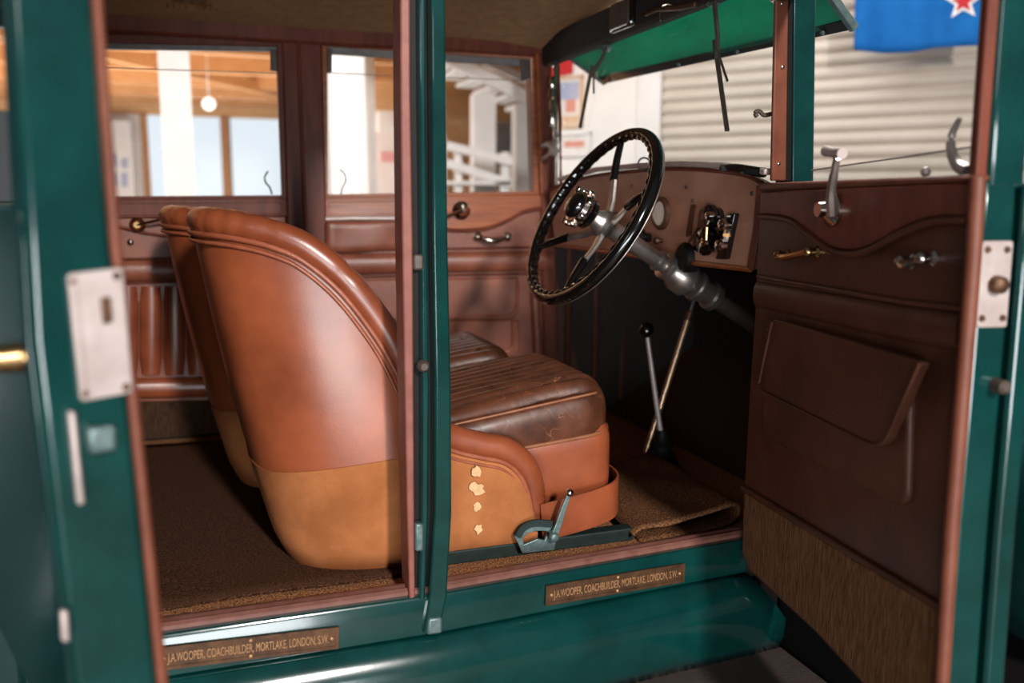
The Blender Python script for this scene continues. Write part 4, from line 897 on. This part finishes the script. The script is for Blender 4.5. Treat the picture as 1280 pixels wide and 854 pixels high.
# white staircase and shelving to the right of the far window
SY = 4.6
st = tag(empty('staircase', on(600, 245, 1, SY)), 'white painted wooden staircase rising to the left beyond the far window', 'staircase')
def yb(p0, p1, w, y, th): 
    a, b = on(*p0, 1, y), on(*p1, 1, y); t = unit(b-a); u = np.array([-t[2], 0, t[0]]); return prism([a-u*w/2, b-u*w/2, b+u*w/2, a+u*w/2], (0, th, 0))
build('stringer', *yb((548, 66), (700, 142), .10, SY, .05), M['white_wood'], st, False); build('stringer', *yb((606, 76), (700, 118), .07, SY+.7, .05), M['white_wood'], st, False)
for k in range(6):
    a = on(560+k*22, 66+k*11, 1, SY); build('tread', *box(a[0]-.02, a[0]+.14, SY+.05, SY+.7, a[2]-.05, a[2]-.02), M['white_wood'], st, False)
build('newel_post', *ybox((592, 118), (619, 500), SY, .10), M['white_wood'], st, False); build('newel_post', *ybox((645, 130), (668, 500), SY, .10), M['white_wood'], st, False)
bn = tag(empty('white_bench', on(600, 330, 1, 4.2)), 'white slatted bench standing beneath the staircase', 'bench')
for (a, b) in ((182, 196), (204, 224)): build('rail', *yb((560, a), (640, b+6), .06, 4.2, .04), M['white_wood'], bn, False)
for x in (570, 628): build('leg', *ybox((x, 190), (x+8, 400), 4.24, .05), M['white_wood'], bn, False)
build('seat', *ybox((560, 226), (640, 231), 4.2, .4), M['white_wood'], bn, False)
# orange wall stub behind the stairs, pale display boards
struct('wall_right', box(on(430, 200, 1, 7.4)[0], on(668, 200, 1, 7.4)[0], 7.4, 7.5, 0, CZ), M['timber'])
db = tag(empty('display_board', on(490, 300, 1, 6.2)), 'pale display board with faded pink print beyond the far window', 'board')
build('panel', *ybox((468, 165), (560, 420), 6.2, .05), M['display'], db, False)
build('print_line', *ybox((476, 190), (500, 203), 6.185, .015), M['sign_text'], db, False)
b2 = tag(empty('display_cabinet', on(480, 300, 1, 6.8)), 'taller pale cabinet behind the display board', 'cabinet')
build('carcass', *ybox((474, 138), (540, 420), 6.6, .4), M['white_wood'], b2, False); build('plinth', *ybox((474, 415), (540, 440), 6.56, .44), M['white_wood'], b2, False)
mp = on(625, 172, 1, 5.6)
mcn = tag(empty('machine', (mp[0], mp[1], 0)), 'grey rounded machine on a stand behind the white bench', 'machine')
build('cover', *rbox(mp, (.16, .12, .14), .08, (8, 8, 8)), M['channel'], mcn); build('stand', *lathe((mp[0], mp[1], 0), (0, 0, 1), [(0, .16), (.03, .16), (.05, .05), (mp[2]-.1, .05)], 16), M['channel'], mcn)
# flag on the roller door
def flag():
    y0 = .30
    fP = lambda x, y: on(x, y, WN, (WP+WN*y0)@WN)
    tl_ = fP(1072, -190); tr_ = fP(1240, -190); bl = fP(1069, 64); br = fP(1226, 60)
    V = []; Fc = []; n, m = 30, 24
    def P(u, v):
        a = tl_*(1-u)+tr_*u; b = bl*(1-u)+br*u; p = a*(1-v)+b*v; return p+WN*(.018*math.sin(u*9+v*1.5)*(.3+v)+.01*math.sin(u*21))+np.array([0, 0, -.012*math.sin(u*5)*v])
    for i in range(n+1):
        for j in range(m+1): V.append(P(i/n, j/m))
    for i in range(n):
        for j in range(m): Fc.append((i*(m+1)+j, (i+1)*(m+1)+j, (i+1)*(m+1)+j+1, i*(m+1)+j+1))
    root = tag(empty('flag', tuple(bl)), 'blue flag with red white-edged star hanging before the cream roller door', 'flag')
    o = build('flag_cloth', V, Fc, M['flag_blue'], root); s = o.modifiers.new('solidify', 'SOLIDIFY'); s.thickness = .003
    def star(u, v, r, name, mm, off, rot):
        pts = []
        for k in range(10):
            a = rot+PI*k/5; q = r if k % 2 == 0 else r*.42; pts.append(P(u+q*math.cos(a)/.70, v-q*math.sin(a)/1.12)+WN*off)
        c = P(u, v)+WN*off; V = pts+[c]; V2 = [p+WN*.003 for p in V]; F1 = [(k, (k+1) % 10, 10) for k in range(10)]
        build(name, V+V2, F1+[tuple(i+11 for i in f) for f in F1]+[(k, (k+1) % 10, 11+(k+1) % 10, 11+k) for k in range(10)], mm, root, False)
    for (u, v) in ((.855, .775),): star(u, v, .105, 'star_edge', M['white'], .006, .35); star(u, v, .064, 'star', M['red'], .012, .35)
    build('flag_pole', *tube([tl_+WD*.1+np.array([0, 0, .02]), tr_-WD*.1+np.array([0, 0, .02])], .012, 10), M['timber_beam'], root)
flag()
# red pennant hanging beyond the windscreen pillar
pp = [on(x, y, WN, (WP+WN*.045)@WN) for x, y in ((688, 66), (716, 68), (715, 92), (689, 97))]
pn = build('pennant', *prism(pp, -WN*.014), M['red'], None, False); tag(pn, 'small red pennant on the white wall above the framed picture', 'pennant')
# ================================================================== LIGHT
w = bpy.data.worlds.new('World'); bpy.context.scene.world = w; w.use_nodes = True
bg = w.node_tree.nodes['Background']; bg.inputs['Color'].default_value = (.92, .95, 1, 1); bg.inputs['Strength'].default_value = .09
def area(name, loc, target, sx, sy, power, color=(1, 1, 1)):
    l = bpy.data.lights.new(name, 'AREA'); l.shape = 'RECTANGLE'; l.size = sx; l.size_y = sy; l.energy = power; l.color = color
    o = bpy.data.objects.new(name, l); COL.objects.link(o); o.location = loc; o.rotation_euler = (Vector(target)-Vector(loc)).to_track_quat('-Z', 'Y').to_euler(); return o
area('doorway_light', (.27, -6.2, 3.3), (0, 0, 1.0), .30, .8, 440, (1, .95, .91))
area('open_door_daylight', (-1.2, -5.6, .62), (-.2, 0, .75), 3.4, 1.15, 200, (.93, .97, 1))
area('dash_fill', (-4.2, -4.6, 2.9), (.5, -.2, 1.1), 1.2, 1.2, 22, (.98, .97, .96))  # unseen fill from behind left, added to lift the dashboard
area('visor_fill', (1.5, .0, 3.3), (.95, 0, 1.7), .6, .6, 62, (1, .97, .93)).data.spread = math.radians(70)  # unseen fill added above the bonnet to make the visor glow
area('ceiling_fill', (-1.2, 6.2, .45), (-1.2, 6.3, 3), 4., 3., 260, (1, .95, .9))  # unseen upward fill hidden by the car, added to light the ceiling
area('stair_fill', (-.7, 1.9, 2.7), (-.5, 5.2, 1.4), 3.2, .6, 130, (1, .97, .94))  # unseen fill added for the fronts of the columns and stairs
area('wall_fill', (1.2, 1.7, 3.6), (3.0, 2.6, 1.2), 2.5, 1., 58, (1, .97, .94))  # unseen fill added to brighten the white wall and roller door
# ================================================================== CAMERA
cd = bpy.data.cameras.new('camera'); co = bpy.data.objects.new('camera', cd); COL.objects.link(co)
cd.sensor_width = 36; cd.sensor_fit = 'HORIZONTAL'; cd.lens = F/1280*36; cd.clip_start = .02
Mx = Matrix(((R[0], U[0], -D[0], CAM[0]), (R[1], U[1], -D[1], CAM[1]), (R[2], U[2], -D[2], CAM[2]), (0, 0, 0, 1))); co.matrix_world = Mx
cd.dof.use_dof = True; cd.dof.focus_distance = 1.72; cd.dof.aperture_fstop = 2.1
S = bpy.context.scene; S.camera = co
S.view_settings.view_transform = 'Standard'; S.view_settings.look = 'None'; S.view_settings.exposure = 0.; S.view_settings.gamma = 1.; S.view_settings.use_curve_mapping = False
